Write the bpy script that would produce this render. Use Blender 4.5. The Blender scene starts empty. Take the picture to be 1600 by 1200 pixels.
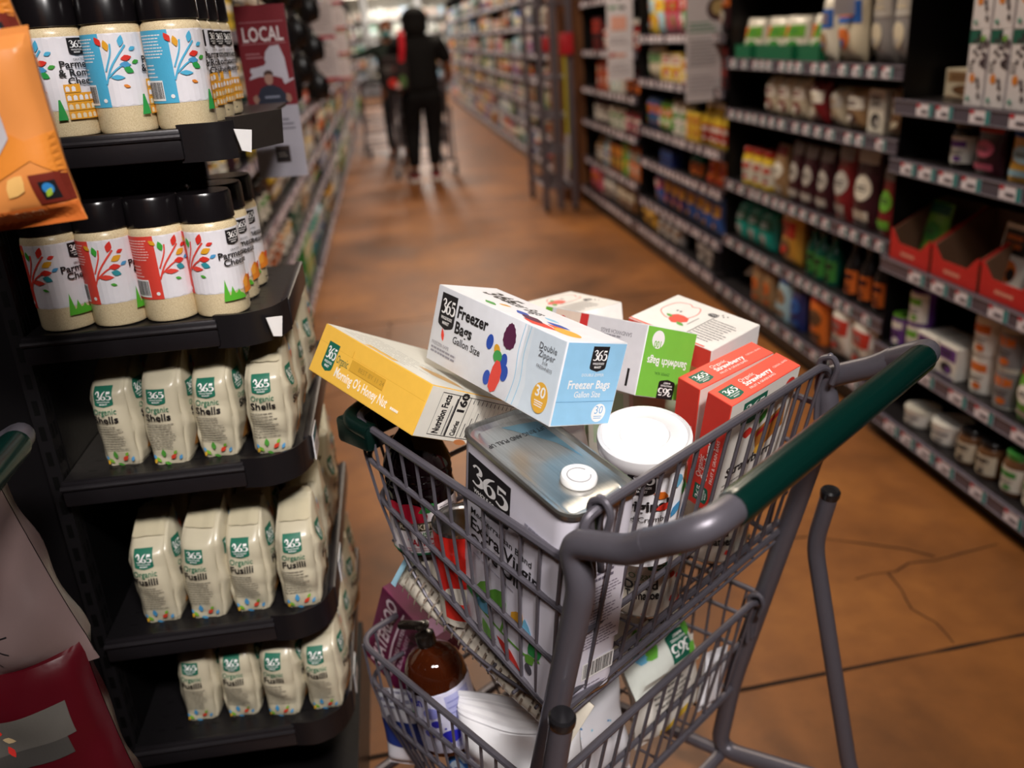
import bpy, bmesh, math, random
from math import sin, cos, pi, radians as RD
from mathutils import Vector as V, Matrix as M, Euler
from mathutils.geometry import tessellate_polygon
SC = bpy.context.scene
COL = SC.collection
random.seed(7)

# ------------------------------------------------------------------ camera
cd = bpy.data.cameras.new('camera'); cam = bpy.data.objects.new('camera', cd); COL.objects.link(cam)
cd.sensor_width = 36; cd.lens = 1404 / 1600 * 36; cd.clip_start = .02; cd.clip_end = 80
CR = [[0.98853, 0.1093, -0.10425], [-0.13655, 0.35159, -0.92614], [-0.06458, 0.92975, 0.36248]]
cam.matrix_world = M.Translation((0, 0, 1.4)) @ M(CR).to_4x4()
cd.dof.use_dof = True; cd.dof.focus_distance = 1.12; cd.dof.aperture_fstop = 2.7; cd.dof.aperture_blades = 0
SC.camera = cam
# ------------------------------------------------------------------ world, exposure
w = bpy.data.worlds.new('world'); SC.world = w; w.use_nodes = True
w.node_tree.nodes['Background'].inputs[0].default_value = (.9, .85, .85, 1)
w.node_tree.nodes['Background'].inputs[1].default_value = .05
SC.view_settings.view_transform = 'Standard'; SC.view_settings.look = 'None'
SC.view_settings.exposure = 0; SC.view_settings.gamma = 1; SC.view_settings.use_curve_mapping = False
# ------------------------------------------------------------------ ceiling lamps: (x, y, z, size, power, colour, aim)
LAMPS = [
    (.45, -.75, 2.9, .42, 21, (1, .95, .92), (.1, 1.15, .85)),
    (-.25, -.7, 3.0, .5, 8, (1, .93, .9), (-.3, 1.3, .9)),
    (.8, 2.9, 3.1, .5, 36, (1, .84, .66), None),
    (.75, 5.2, 3.1, .5, 46, (1, .84, .66), None),
    (.6, 7.8, 3.1, .5, 50, (1, .82, .62), None),
    (.5, 10.6, 3.1, .5, 54, (1, .84, .66), None),
    (.5, 13.8, 3.1, .5, 55, (1, .84, .68), None),
    (.5, 17.5, 3.1, .5, 65, (1, .88, .75), None),
    (.5, 21.5, 3.1, .6, 90, (1, .9, .8), None),
    (.5, 25.2, 3.1, .8, 130, (1, .95, .92), None),
]

# ------------------------------------------------------------------ materials
MATS = {}
def lin(c): return c / 12.92 if c <= .04045 else ((c + .055) / 1.055) ** 2.4
def hexc(h): h = h.lstrip('#'); return tuple(lin(int(h[i:i + 2], 16) / 255) for i in (0, 2, 4)) + (1,)
def mat(key):
    """key: 'rrggbb' or 'rrggbb:finish' with finish paper/gloss/metal/rough/film/glass"""
    if key in MATS: return MATS[key]
    hx, _, fin = key.partition(':'); fin = fin or 'paper'
    m = bpy.data.materials.new('mat_' + key.replace(':', '_')); m.use_nodes = True; nt = m.node_tree
    b = nt.nodes['Principled BSDF']; c = hexc(hx); b.inputs['Base Color'].default_value = c
    R, Me, sp, ns, bs = {'paper': (.5, 0, .35, 60, .04), 'gloss': (.22, 0, .5, 20, .02), 'metal': (.3, .9, .5, 60, .03), 'rough': (.85, 0, .2, 200, .1),
                 'film': (.28, 0, .5, 35, .10), 'glass': (.06, 0, .5, 10, .0), 'coat': (.38, .35, .5, 90, .05), 'tin': (.22, .95, .5, 30, .05), 'emit': (.5, 0, .5, 5, 0)}[fin]
    b.inputs['Roughness'].default_value = R; b.inputs['Metallic'].default_value = Me; b.inputs['Specular IOR Level'].default_value = sp
    if fin == 'emit':
        b.inputs['Emission Color'].default_value = c; b.inputs['Emission Strength'].default_value = 3.
    n = nt.nodes.new('ShaderNodeTexNoise'); n.inputs['Scale'].default_value = ns; n.inputs['Detail'].default_value = 3
    tc = nt.nodes.new('ShaderNodeTexCoord'); nt.links.new(tc.outputs['Object'], n.inputs['Vector'])
    mx = nt.nodes.new('ShaderNodeMix'); mx.data_type = 'RGBA'
    mx.inputs['A'].default_value = tuple(x * .93 for x in c[:3]) + (1,); mx.inputs['B'].default_value = tuple(min(1, x * 1.05) for x in c[:3]) + (1,)
    nt.links.new(n.outputs['Fac'], mx.inputs['Factor']); nt.links.new(mx.outputs['Result'], b.inputs['Base Color'])
    if bs and fin in ('film', 'rough', 'coat'):
        bp = nt.nodes.new('ShaderNodeBump'); bp.inputs['Strength'].default_value = bs * 2; bp.inputs['Distance'].default_value = .003
        nt.links.new(n.outputs['Fac'], bp.inputs['Height']); nt.links.new(bp.outputs['Normal'], b.inputs['Normal'])
    MATS[key] = m; return m

# ------------------------------------------------------------------ mesh builder
class MB:
    def __init__(s): s.v = []; s.f = []; s.c = []; s.sm = []; s.keys = []
    def add(s, vs, fs, col, smooth=False):
        o = len(s.v); s.v += [tuple(p) for p in vs]
        if col not in s.keys: s.keys.append(col)
        k = s.keys.index(col)
        for f in fs: s.f.append([i + o for i in f]); s.c.append(k); s.sm.append(smooth)
        return s
    def box(s, x0, y0, z0, x1, y1, z1, col, mtx=None):
        vs = [V((x, y, z)) for x in (x0, x1) for y in (y0, y1) for z in (z0, z1)]
        if mtx: vs = [mtx @ p for p in vs]
        return s.add(vs, [(0, 1, 3, 2), (4, 6, 7, 5), (0, 4, 5, 1), (2, 3, 7, 6), (0, 2, 6, 4), (1, 5, 7, 3)], col)
    def rbox(s, x0, y0, z0, x1, y1, z1, col, r=.002, seg=2, mtx=None, dent=0):
        bm = bmesh.new(); bmesh.ops.create_cube(bm, size=1)
        for v in bm.verts: v.co = V(((x0 + x1) / 2 + v.co.x * (x1 - x0), (y0 + y1) / 2 + v.co.y * (y1 - y0), (z0 + z1) / 2 + v.co.z * (z1 - z0)))
        bmesh.ops.bevel(bm, geom=bm.edges[:], offset=r, segments=seg, affect='EDGES', profile=.5)
        bm.verts.index_update()
        vs = [mtx @ v.co if mtx else v.co.copy() for v in bm.verts]
        s.add(vs, [[v.index for v in f.verts] for f in bm.faces], col, True); bm.free(); return s
    def tube(s, pts, r, col, n=8, closed=False, cap=True):
        pts = [V(p) for p in pts]; N = len(pts); rs = r if isinstance(r, (list, tuple)) else [r] * N
        vs = []; fs = []; up = None
        for i, p in enumerate(pts):
            a = pts[i - 1] if (i > 0 or closed) else p; b = pts[(i + 1) % N] if (i < N - 1 or closed) else p
            t = (b - a); t = t.normalized() if t.length > 1e-9 else V((0, 0, 1))
            if up is None:
                up = V((0, 0, 1)) if abs(t.z) < .9 else V((1, 0, 0))
            e1 = (up - t * up.dot(t)); e1 = e1.normalized() if e1.length > 1e-6 else t.orthogonal().normalized(); e2 = t.cross(e1); up = e1
            for k in range(n):
                q = 2 * pi * k / n; vs.append(p + (e1 * cos(q) + e2 * sin(q)) * rs[i])
        for i in range(N if closed else N - 1):
            for k in range(n):
                a = i * n + k; b = i * n + (k + 1) % n; c = ((i + 1) % N) * n + (k + 1) % n; d = ((i + 1) % N) * n + k
                fs.append((a, b, c, d))
        if cap and not closed:
            fs.append(list(range(n))[::-1]); fs.append([(N - 1) * n + k for k in range(n)])
        return s.add(vs, fs, col, True)
    def lathe(s, prof, col, n=28, mtx=None, sx=1, sy=1, caps=True):
        """prof: list of (r, z) or (r, z, colour of the band above)"""
        vs = []
        for p in prof:
            for k in range(n):
                q = 2 * pi * k / n; vs.append(V((p[0] * cos(q) * sx, p[0] * sin(q) * sy, p[1])))
        if mtx: vs = [mtx @ v for v in vs]
        bands = {}
        for i in range(len(prof) - 1):
            c = prof[i][2] if len(prof[i]) > 2 else col
            bands.setdefault(c, []).extend([(i * n + k, i * n + (k + 1) % n, (i + 1) * n + (k + 1) % n, (i + 1) * n + k) for k in range(n)])
        if caps:
            bands.setdefault(prof[0][2] if len(prof[0]) > 2 else col, []).append(list(range(n))[::-1])
            bands.setdefault(prof[-2][2] if len(prof[-2]) > 2 else col, []).append([(len(prof) - 1) * n + k for k in range(n)])
        o = len(s.v); s.v += [tuple(p) for p in vs]
        for c, fs in bands.items():
            if c not in s.keys: s.keys.append(c)
            for f in fs: s.f.append([i + o for i in f]); s.c.append(s.keys.index(c)); s.sm.append(True)
        return s
    def grid(s, fn, nu, nv, col, wrap=False):
        vs = [fn(i / (nu if wrap else nu - 1), j / (nv - 1)) for j in range(nv) for i in range(nu)]
        fs = []
        for j in range(nv - 1):
            for i in range(nu if wrap else nu - 1):
                a = j * nu + i; b = j * nu + (i + 1) % nu; fs.append((a, b, b + nu, a + nu))
        return s.add(vs, fs, col, True)
    def mesh(s, name, angle=35):
        me = bpy.data.meshes.new(name); me.from_pydata(s.v, [], s.f)
        for k in s.keys: me.materials.append(mat(k) if isinstance(k, str) and k not in MATS else MATS[k])
        me.polygons.foreach_set('material_index', s.c); me.polygons.foreach_set('use_smooth', s.sm)
        me.update()
        try: me.set_sharp_from_angle(angle=RD(angle))
        except Exception: pass
        return me
    def build(s, name, parent=None, mtx=None):
        return link(s.mesh(name), name, parent, mtx)
def link(me, name, parent=None, mtx=None):
    o = bpy.data.objects.new(name, me); COL.objects.link(o)
    if parent: o.parent = parent
    if mtx is not None: o.matrix_local = mtx
    return o
def tag(o, label=None, cat=None, group=None, kind=None):
    if label: o['label'] = label
    if cat: o['category'] = cat
    if group: o['group'] = group
    if kind: o['kind'] = kind
    return o
def empty(name, mtx=None, label=None, cat=None, group=None):
    o = bpy.data.objects.new(name, None); COL.objects.link(o); o.empty_display_size = .05
    if mtx is not None: o.matrix_world = mtx
    return tag(o, label, cat, group)
def copy_tree(o, parent=None):
    c = o.copy(); COL.objects.link(c)
    if parent: c.parent = parent
    for ch in list(o.children): copy_tree(ch, c)
    return c
def TR(x, y, z, rz=0, rx=0, ry=0): return M.Translation((x, y, z)) @ Euler((RD(rx), RD(ry), RD(rz))).to_matrix().to_4x4()
def smooth(pts, k=6, closed=False):
    P = [V(p) for p in pts]; n = len(P); out = []
    for i in range(n if closed else n - 1):
        p0 = P[i - 1] if (i > 0 or closed) else P[0]; p1 = P[i]; p2 = P[(i + 1) % n]; p3 = P[(i + 2) % n] if (i + 2 < n or closed) else P[-1]
        for j in range(k):
            t = j / k; out.append(.5 * ((2 * p1) + (p2 - p0) * t + (2 * p0 - 5 * p1 + 4 * p2 - p3) * t * t + (3 * p1 - p0 - 3 * p2 + p3) * t ** 3))
    if not closed: out.append(P[-1])
    return out
def fillet(pts, r=.02, k=5):
    P = [V(p) for p in pts]; out = [P[0]]
    for i in range(1, len(P) - 1):
        a = (P[i - 1] - P[i]); b = (P[i + 1] - P[i]); d = min(r, a.length * .49, b.length * .49); a = a.normalized() * d; b = b.normalized() * d
        for j in range(k + 1):
            t = j / k; out.append(P[i] + a * (1 - t) ** 2 + b * t * t)
    return out + [P[-1]]

# ------------------------------------------------------------------ printed artwork laid on a surface
TXT = {}
def text2d(s, bold=0):
    k = (s, bold)
    if k in TXT: return TXT[k]
    cu = bpy.data.curves.new('t', 'FONT'); cu.body = s; cu.size = 1; cu.offset = bold; cu.resolution_u = 2; cu.fill_mode = 'BOTH'; cu.dimensions = '2D'
    o = bpy.data.objects.new('t', cu); me = o.to_mesh()
    vs = [(v.co.x, v.co.y) for v in me.vertices]; fs = [tuple(p.vertices) for p in me.polygons]
    o.to_mesh_clear(); bpy.data.objects.remove(o); bpy.data.curves.remove(cu)
    TXT[k] = (vs, fs); return TXT[k]
def ribbon(pts, ws, k=5):
    P = smooth([(x, y, w_) for (x, y), w_ in zip(pts, ws)], k); L = []; Rr = []
    for i, p in enumerate(P):
        a = P[max(0, i - 1)]; b = P[min(len(P) - 1, i + 1)]; t = V((b.x - a.x, b.y - a.y)); t = t.normalized() if t.length > 0 else V((1, 0)); n = V((-t.y, t.x)) * p.z / 2
        L.append((p.x + n.x, p.y + n.y)); Rr.append((p.x - n.x, p.y - n.y))
    return [[L[i], L[i + 1], Rr[i + 1], Rr[i]] for i in range(len(L) - 1)]
DIG = {'3': ribbon([(.1, .8), (.22, .95), (.42, .9), (.45, .7), (.28, .55), (.5, .42), (.52, .18), (.3, .03), (.08, .1)], [.1, .08, .14, .17, .06, .14, .2, .1, .1]),
       '6': ribbon([(.55, .97), (.3, .8), (.12, .5), (.13, .2), (.32, .03), (.52, .18), (.52, .42), (.34, .54), (.17, .42)], [.04, .12, .19, .2, .08, .17, .17, .07, .06]),
       '5': ribbon([(.16, .9), (.16, .52)], [.06, .06], 2) + ribbon([(.14, .87), (.52, .87)], [.15, .15], 2) + ribbon([(.15, .52), (.35, .6), (.54, .45), (.52, .17), (.3, .03), (.08, .12)], [.05, .09, .17, .2, .1, .1])}
class Art:
    def __init__(s, mb, fn, maxlen=None, off=.0003, step=.00012): s.mb = mb; s.fn = fn; s.ml = maxlen; s.o = off; s.st = step
    def _put(s, tris, col, adv=True):
        vs = []; fs = []
        for t in tris:
            st = [t]
            if s.ml:
                out = []; work = [(t, 0)]
                while work:
                    q, d = work.pop()
                    L = [((q[i][0] - q[(i + 1) % 3][0]) ** 2 + (q[i][1] - q[(i + 1) % 3][1]) ** 2) for i in range(3)]; m = max(range(3), key=lambda i: L[i])
                    if L[m] > s.ml ** 2 and d < 9:
                        a, b, c = q[m], q[(m + 1) % 3], q[(m + 2) % 3]; h = ((a[0] + b[0]) / 2, (a[1] + b[1]) / 2); work += [((a, h, c), d + 1), ((h, b, c), d + 1)]
                    else: out.append(q)
                st = out
            for q in st:
                o = len(vs); vs += [s.fn(p[0], p[1], s.o) for p in q]; fs.append((o, o + 1, o + 2))
        s.mb.add(vs, fs, col)
        if adv: s.o += s.st
    def poly(s, pts, col, adv=True):
        t = tessellate_polygon([[V((p[0], p[1], 0)) for p in pts]]); s._put([tuple(pts[i] for i in q) for q in t], col, adv)
    def rect(s, x0, y0, x1, y1, col): s.poly([(x0, y0), (x1, y0), (x1, y1), (x0, y1)], col)
    def ell(s, x, y, a, b, col, n=16, rot=0, adv=True):
        c, q = cos(RD(rot)), sin(RD(rot)); s.poly([(x + a * cos(t) * c - b * sin(t) * q, y + a * cos(t) * q + b * sin(t) * c) for t in [2 * pi * i / n for i in range(n)]], col, adv)
    def leaf(s, x, y, L, W, rot, col):
        c, q = cos(RD(rot)), sin(RD(rot)); P = [(0, 0), (.18, .55), (.45, 1), (.75, .65), (1, 0), (.75, -.65), (.45, -1), (.18, -.55)]
        s.poly([(x + u * L * c - v * W / 2 * q, y + u * L * q + v * W / 2 * c) for u, v in P], col, False)
    def line(s, pts, w_, col):
        for q in ribbon(pts, [w_] * len(pts), 6): s._put([(q[0], q[1], q[2]), (q[0], q[2], q[3])], col, False)
        s.o += s.st
    def text(s, body, x, y, size, col, bold=.02, width=None, rot=0, align='l', sy=1):
        vs, fs = text2d(body, bold)
        if not vs: return
        x0 = min(v[0] for v in vs); x1 = max(v[0] for v in vs); sx = size * 1.4
        if width: sx = width / max(1e-6, x1 - x0)
        sc = size * 1.4 * sy; wd = (x1 - x0) * sx; ox = {'l': 0, 'c': -wd / 2, 'r': -wd}[align]
        c, q = cos(RD(rot)), sin(RD(rot)); P = []
        for v in vs:
            u = (v[0] - x0) * sx + ox; t = v[1] * sc; P.append((x + u * c - t * q, y + u * q + t * c))
        s._put([(P[f[0]], P[f[i]], P[f[i + 1]]) for f in fs for i in range(1, len(f) - 1)], col)
    def lines(s, x0, y0, x1, y1, n, col, th=.4, seed=1, rot=0, cx=False):
        r = random.Random(seed); h = (y1 - y0) / n
        for i in range(n):
            yy = y1 - h * (i + .5); e = x0 + (x1 - x0) * r.uniform(.75, 1); a = x0
            if cx: k = (x1 - e) / 2; a += k; e = x1 - k
            x = a
            while x < e - 1e-5:
                ln = min((x1 - x0) * r.uniform(.07, .18), e - x); s.poly([(x, yy - h * th / 2), (x + ln * .86, yy - h * th / 2), (x + ln * .86, yy + h * th / 2), (x, yy + h * th / 2)], col, False); x += ln
        s.o += s.st
    def barcode(s, x0, y0, x1, y1, vert=False):
        s.rect(x0, y0, x1, y1, 'f2f0ee'); r = random.Random(3); n = 24
        for i in range(n):
            a = (i + .3) / n * .92 + .04; b = a + r.uniform(.25, .75) / n
            if vert: s.poly([(x0 + (x1 - x0) * .06, y0 + (y1 - y0) * a), (x1 - (x1 - x0) * .06, y0 + (y1 - y0) * a), (x1 - (x1 - x0) * .06, y0 + (y1 - y0) * b), (x0 + (x1 - x0) * .06, y0 + (y1 - y0) * b)], '1a1718', False)
            else: s.poly([(x0 + (x1 - x0) * a, y0 + (y1 - y0) * .1), (x0 + (x1 - x0) * b, y0 + (y1 - y0) * .1), (x0 + (x1 - x0) * b, y1 - (y1 - y0) * .08), (x0 + (x1 - x0) * a, y1 - (y1 - y0) * .08)], '1a1718', False)
        s.o += s.st
    def shield(s, x, y, wd, hh, col, rot=0, fg='f4f2f0', small=True):
        """x, y: centre"""
        c, q = cos(RD(rot)), sin(RD(rot)); T = lambda u, v: (x + u * wd * c - v * hh * q, y + u * wd * q + v * hh * c)
        s.poly([T(*p) for p in [(-.5, .5), (-.5, -.3), (-.47, -.38), (-.38, -.42), (-.2, -.46), (0, -.5), (.2, -.46), (.38, -.42), (.47, -.38), (.5, -.3), (.5, .5)]], col)
        for i, d in enumerate('365'):
            for k in DIG[d]:
                P = [T(-.42 + i * .28 + p[0] * .5 * .98, -.06 + p[1] * .42) for p in k]; s._put([(P[0], P[1], P[2]), (P[0], P[2], P[3])], fg, False)
        s.o += s.st
        if small:
            tx = lambda b, v, ww: s.text(b, *T(0, v), hh * .085, fg, .02, width=wd * ww, rot=rot, align='c')
            tx('WHOLE FOODS', -.22, .7); tx('MARKET', -.36, .42)
def plane(o, ux, vy, flip=1):
    o = V(o); ux = V(ux).normalized(); vy = V(vy).normalized(); n = ux.cross(vy) * flip
    return lambda x, y, f: o + ux * x + vy * y + n * f
def cyl(r, z0=0, mtx=None, th0=-pi / 2):
    """x runs to the right round a cylinder seen from -y, x = 0 faces -y"""
    def fn(x, y, f):
        q = th0 + x / r; p = V(((r + f) * cos(q), (r + f) * sin(q), z0 + y)); return mtx @ p if mtx else p
    return fn
LEAFC = ['d8352a', 'e0a125', '3f9b3a', '4a97c9', 'e0701f', '2f8f86']

# ------------------------------------------------------------------ special materials
def node_mat(name, build):
    m = bpy.data.materials.new(name); m.use_nodes = True; build(m.node_tree, m.node_tree.nodes['Principled BSDF']); MATS[name] = m; return m
def _floor(nt, b):
    L = nt.links.new; tc = nt.nodes.new('ShaderNodeTexCoord'); n1 = nt.nodes.new('ShaderNodeTexNoise'); n1.inputs['Scale'].default_value = 1.3; n1.inputs['Detail'].default_value = 8; n1.inputs['Roughness'].default_value = .6
    n2 = nt.nodes.new('ShaderNodeTexNoise'); n2.inputs['Scale'].default_value = 14; n2.inputs['Detail'].default_value = 6
    L(tc.outputs['Object'], n1.inputs['Vector']); L(tc.outputs['Object'], n2.inputs['Vector'])
    cr = nt.nodes.new('ShaderNodeValToRGB'); e = cr.color_ramp.elements; e[0].position = .3; e[0].color = hexc('603a1a'); e[1].position = .75; e[1].color = hexc('b07232'); x = e.new(.52); x.color = hexc('8c5626')
    L(n1.outputs['Fac'], cr.inputs['Fac'])
    mx = nt.nodes.new('ShaderNodeMix'); mx.data_type = 'RGBA'; mx.blend_type = 'MULTIPLY'; mx.inputs['Factor'].default_value = .35
    c2 = nt.nodes.new('ShaderNodeValToRGB'); c2.color_ramp.elements[0].position = .3; c2.color_ramp.elements[0].color = (.55, .5, .45, 1); c2.color_ramp.elements[1].position = .6; c2.color_ramp.elements[1].color = (1, 1, 1, 1)
    L(n2.outputs['Fac'], c2.inputs['Fac']); L(cr.outputs['Color'], mx.inputs['A']); L(c2.outputs['Color'], mx.inputs['B']); L(mx.outputs['Result'], b.inputs['Base Color'])
    mr = nt.nodes.new('ShaderNodeMapRange'); mr.inputs['To Min'].default_value = .36; mr.inputs['To Max'].default_value = .55; L(n1.outputs['Fac'], mr.inputs['Value']); L(mr.outputs['Result'], b.inputs['Roughness'])
    bp = nt.nodes.new('ShaderNodeBump'); bp.inputs['Strength'].default_value = .08; bp.inputs['Distance'].default_value = .004; L(n2.outputs['Fac'], bp.inputs['Height']); L(bp.outputs['Normal'], b.inputs['Normal'])
node_mat('stained_concrete', _floor)
def _wood(nt, b):
    L = nt.links.new; tc = nt.nodes.new('ShaderNodeTexCoord'); mp = nt.nodes.new('ShaderNodeMapping'); mp.inputs['Scale'].default_value = (14, 14, 1); n = nt.nodes.new('ShaderNodeTexNoise'); n.inputs['Scale'].default_value = 2; n.inputs['Detail'].default_value = 6
    L(tc.outputs['Object'], mp.inputs['Vector']); L(mp.outputs['Vector'], n.inputs['Vector']); cr = nt.nodes.new('ShaderNodeValToRGB')
    cr.color_ramp.elements[0].position = .35; cr.color_ramp.elements[0].color = hexc('6a3f24'); cr.color_ramp.elements[1].position = .7; cr.color_ramp.elements[1].color = hexc('9c673e'); L(n.outputs['Fac'], cr.inputs['Fac']); L(cr.outputs['Color'], b.inputs['Base Color']); b.inputs['Roughness'].default_value = .5
node_mat('brown_wood', _wood)
def _cheese(nt, b):
    L = nt.links.new; tc = nt.nodes.new('ShaderNodeTexCoord'); n = nt.nodes.new('ShaderNodeTexNoise'); n.inputs['Scale'].default_value = 900; n.inputs['Detail'].default_value = 4; L(tc.outputs['Object'], n.inputs['Vector'])
    cr = nt.nodes.new('ShaderNodeValToRGB'); cr.color_ramp.elements[0].position = .3; cr.color_ramp.elements[0].color = hexc('cdb588'); cr.color_ramp.elements[1].position = .6; cr.color_ramp.elements[1].color = hexc('ead8b2'); L(n.outputs['Fac'], cr.inputs['Fac']); L(cr.outputs['Color'], b.inputs['Base Color']); b.inputs['Roughness'].default_value = .3
node_mat('grated_cheese', _cheese)
def _amber(nt, b):
    b.inputs['Base Color'].default_value = hexc('2a0f06'); b.inputs['Roughness'].default_value = .06
    tc = nt.nodes.new('ShaderNodeTexCoord'); n = nt.nodes.new('ShaderNodeTexNoise'); n.inputs['Scale'].default_value = 12; nt.links.new(tc.outputs['Object'], n.inputs['Vector'])
    cr = nt.nodes.new('ShaderNodeValToRGB'); cr.color_ramp.elements[0].color = hexc('120504'); cr.color_ramp.elements[1].color = hexc('4a1d08'); nt.links.new(n.outputs['Fac'], cr.inputs['Fac']); nt.links.new(cr.outputs['Color'], b.inputs['Base Color']); b.inputs['Coat Weight'].default_value = .5
node_mat('amber_plastic', _amber)
def _lid(nt, b):
    b.inputs['Metallic'].default_value = .95; b.inputs['Roughness'].default_value = .28; b.inputs['Anisotropic'].default_value = .6
    tc = nt.nodes.new('ShaderNodeTexCoord'); mp = nt.nodes.new('ShaderNodeMapping'); mp.inputs['Scale'].default_value = (400, 6, 6); n = nt.nodes.new('ShaderNodeTexNoise'); n.inputs['Scale'].default_value = 1
    nt.links.new(tc.outputs['Object'], mp.inputs['Vector']); nt.links.new(mp.outputs['Vector'], n.inputs['Vector'])
    cr = nt.nodes.new('ShaderNodeValToRGB'); cr.color_ramp.elements[0].color = hexc('a9a7a2'); cr.color_ramp.elements[1].color = hexc('cfcdc8'); nt.links.new(n.outputs['Fac'], cr.inputs['Fac']); nt.links.new(cr.outputs['Color'], b.inputs['Base Color'])
node_mat('brushed_tin', _lid)
GREY = '5f5b63:coat'

# ------------------------------------------------------------------ the building
def struct(name, mb, kind='structure'):
    o = mb.build(name); o['kind'] = kind; return o
fl = MB(); fl.box(-4.5, -4, -.12, 5, 28, 0, 'stained_concrete')
def crack(pts, w_, seed=1, jit=.012):
    r = random.Random(seed); P = []
    for i in range(len(pts) - 1):
        a = V(pts[i]); b = V(pts[i + 1]); n = max(2, int((b - a).length / .06))
        for j in range(n): P.append(a + (b - a) * j / n + V((r.uniform(-jit, jit), r.uniform(-jit, jit))))
    P.append(V(pts[-1]))
    for q in ribbon([tuple(p) for p in P], [w_ * r.uniform(.5, 1.3) for p in P], 2): fl.add([(x, y, .0006) for x, y in q], [(0, 1, 2, 3)], '2b1d15:rough')
crack([(-.6, 1.5), (.55, 1.547), (1.6, 1.61)], .011, 1, .001)
crack([(-.6, 4.66), (1.6, 4.74)], .010, 5, .001); crack([(-.6, 7.8), (1.6, 7.88)], .010, 6, .001)
crack([(.55, 2.02), (.855, 2.092), (1.056, 2.119), (1.202, 2.065), (1.342, 1.945)], .006, 2)
crack([(1.095, 1.894), (1.204, 1.914), (1.541, 1.964)], .005, 3); crack([(1.19, 1.91), (1.169, 1.746), (1.18, 1.601)], .005, 4)
crack([(-.47, 3.6), (-.17, 3.838), (-.1, 4.7)], .006, 8)
struct('floor', fl)
struct('ceiling', MB().box(-4.5, -4, 3.5, 5, 28, 3.6, '3a3634:rough'))
struct('wall_left', MB().box(-4.6, -4, 0, -4.5, 28, 3.6, '4a4440:rough')); struct('wall_right', MB().box(5, -4, 0, 5.1, 28, 3.6, '4a4440:rough'))
struct('wall_back', MB().box(-4.6, 28, 0, 5.1, 28.1, 3.6, 'b9b2a6:rough')); struct('wall_front', MB().box(-4.6, -4.1, 0, 5.1, -4, 3.6, '3b3634:rough'))
pl = MB(); pl.box(1.47, 7.86, 0, 2.15, 8.42, 3.5, 'brown_wood'); struct('trim_1', pl)

for i, (x, y, z, s, p, c, aim) in enumerate(LAMPS):
    t = empty('ceiling_lamp', TR(x, y, z), ['square ceiling lamp above the full cart', 'square ceiling lamp over the near end of the jar rack'][i] if i < 2 else 'square ceiling lamp number hung over the long aisle, lamp %s from the near end' % ['', '', 'third', 'fourth', 'fifth', 'sixth', 'seventh', 'eighth', 'ninth', 'tenth'][i], 'lamp', 'lamps along the aisle')
    if i >= 2: t['label'] = t['label'].replace(' number', '')
    mb = MB(); mb.box(-s / 2 - .03, -s / 2 - .03, .02, s / 2 + .03, s / 2 + .03, .1, '2a2828'); mb.build('housing', t)
    mb = MB(); mb.box(-s / 2, -s / 2, .008, s / 2, s / 2, .019, 'fff4e6:emit'); mb.build('diffuser', t)
    mb = MB(); mb.tube([(0, 0, .1), (0, 0, 3.5 - z)], .008, '2a2828'); mb.build('hanging_rod', t)
    ld = bpy.data.lights.new('lamp_light', 'AREA'); ld.shape = 'SQUARE'; ld.size = s; ld.energy = p; ld.color = c
    lo = bpy.data.objects.new('lamp_light', ld); COL.objects.link(lo); lo.parent = t
    if aim:
        d = V(aim) - V((x, y, z)); q = d.to_track_quat('-Z', 'Y'); lo.matrix_local = M.Translation((0, 0, -.01)) @ q.to_matrix().to_4x4(); ld.spread = RD(70)
    else: lo.location = (0, 0, -.005)
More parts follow.
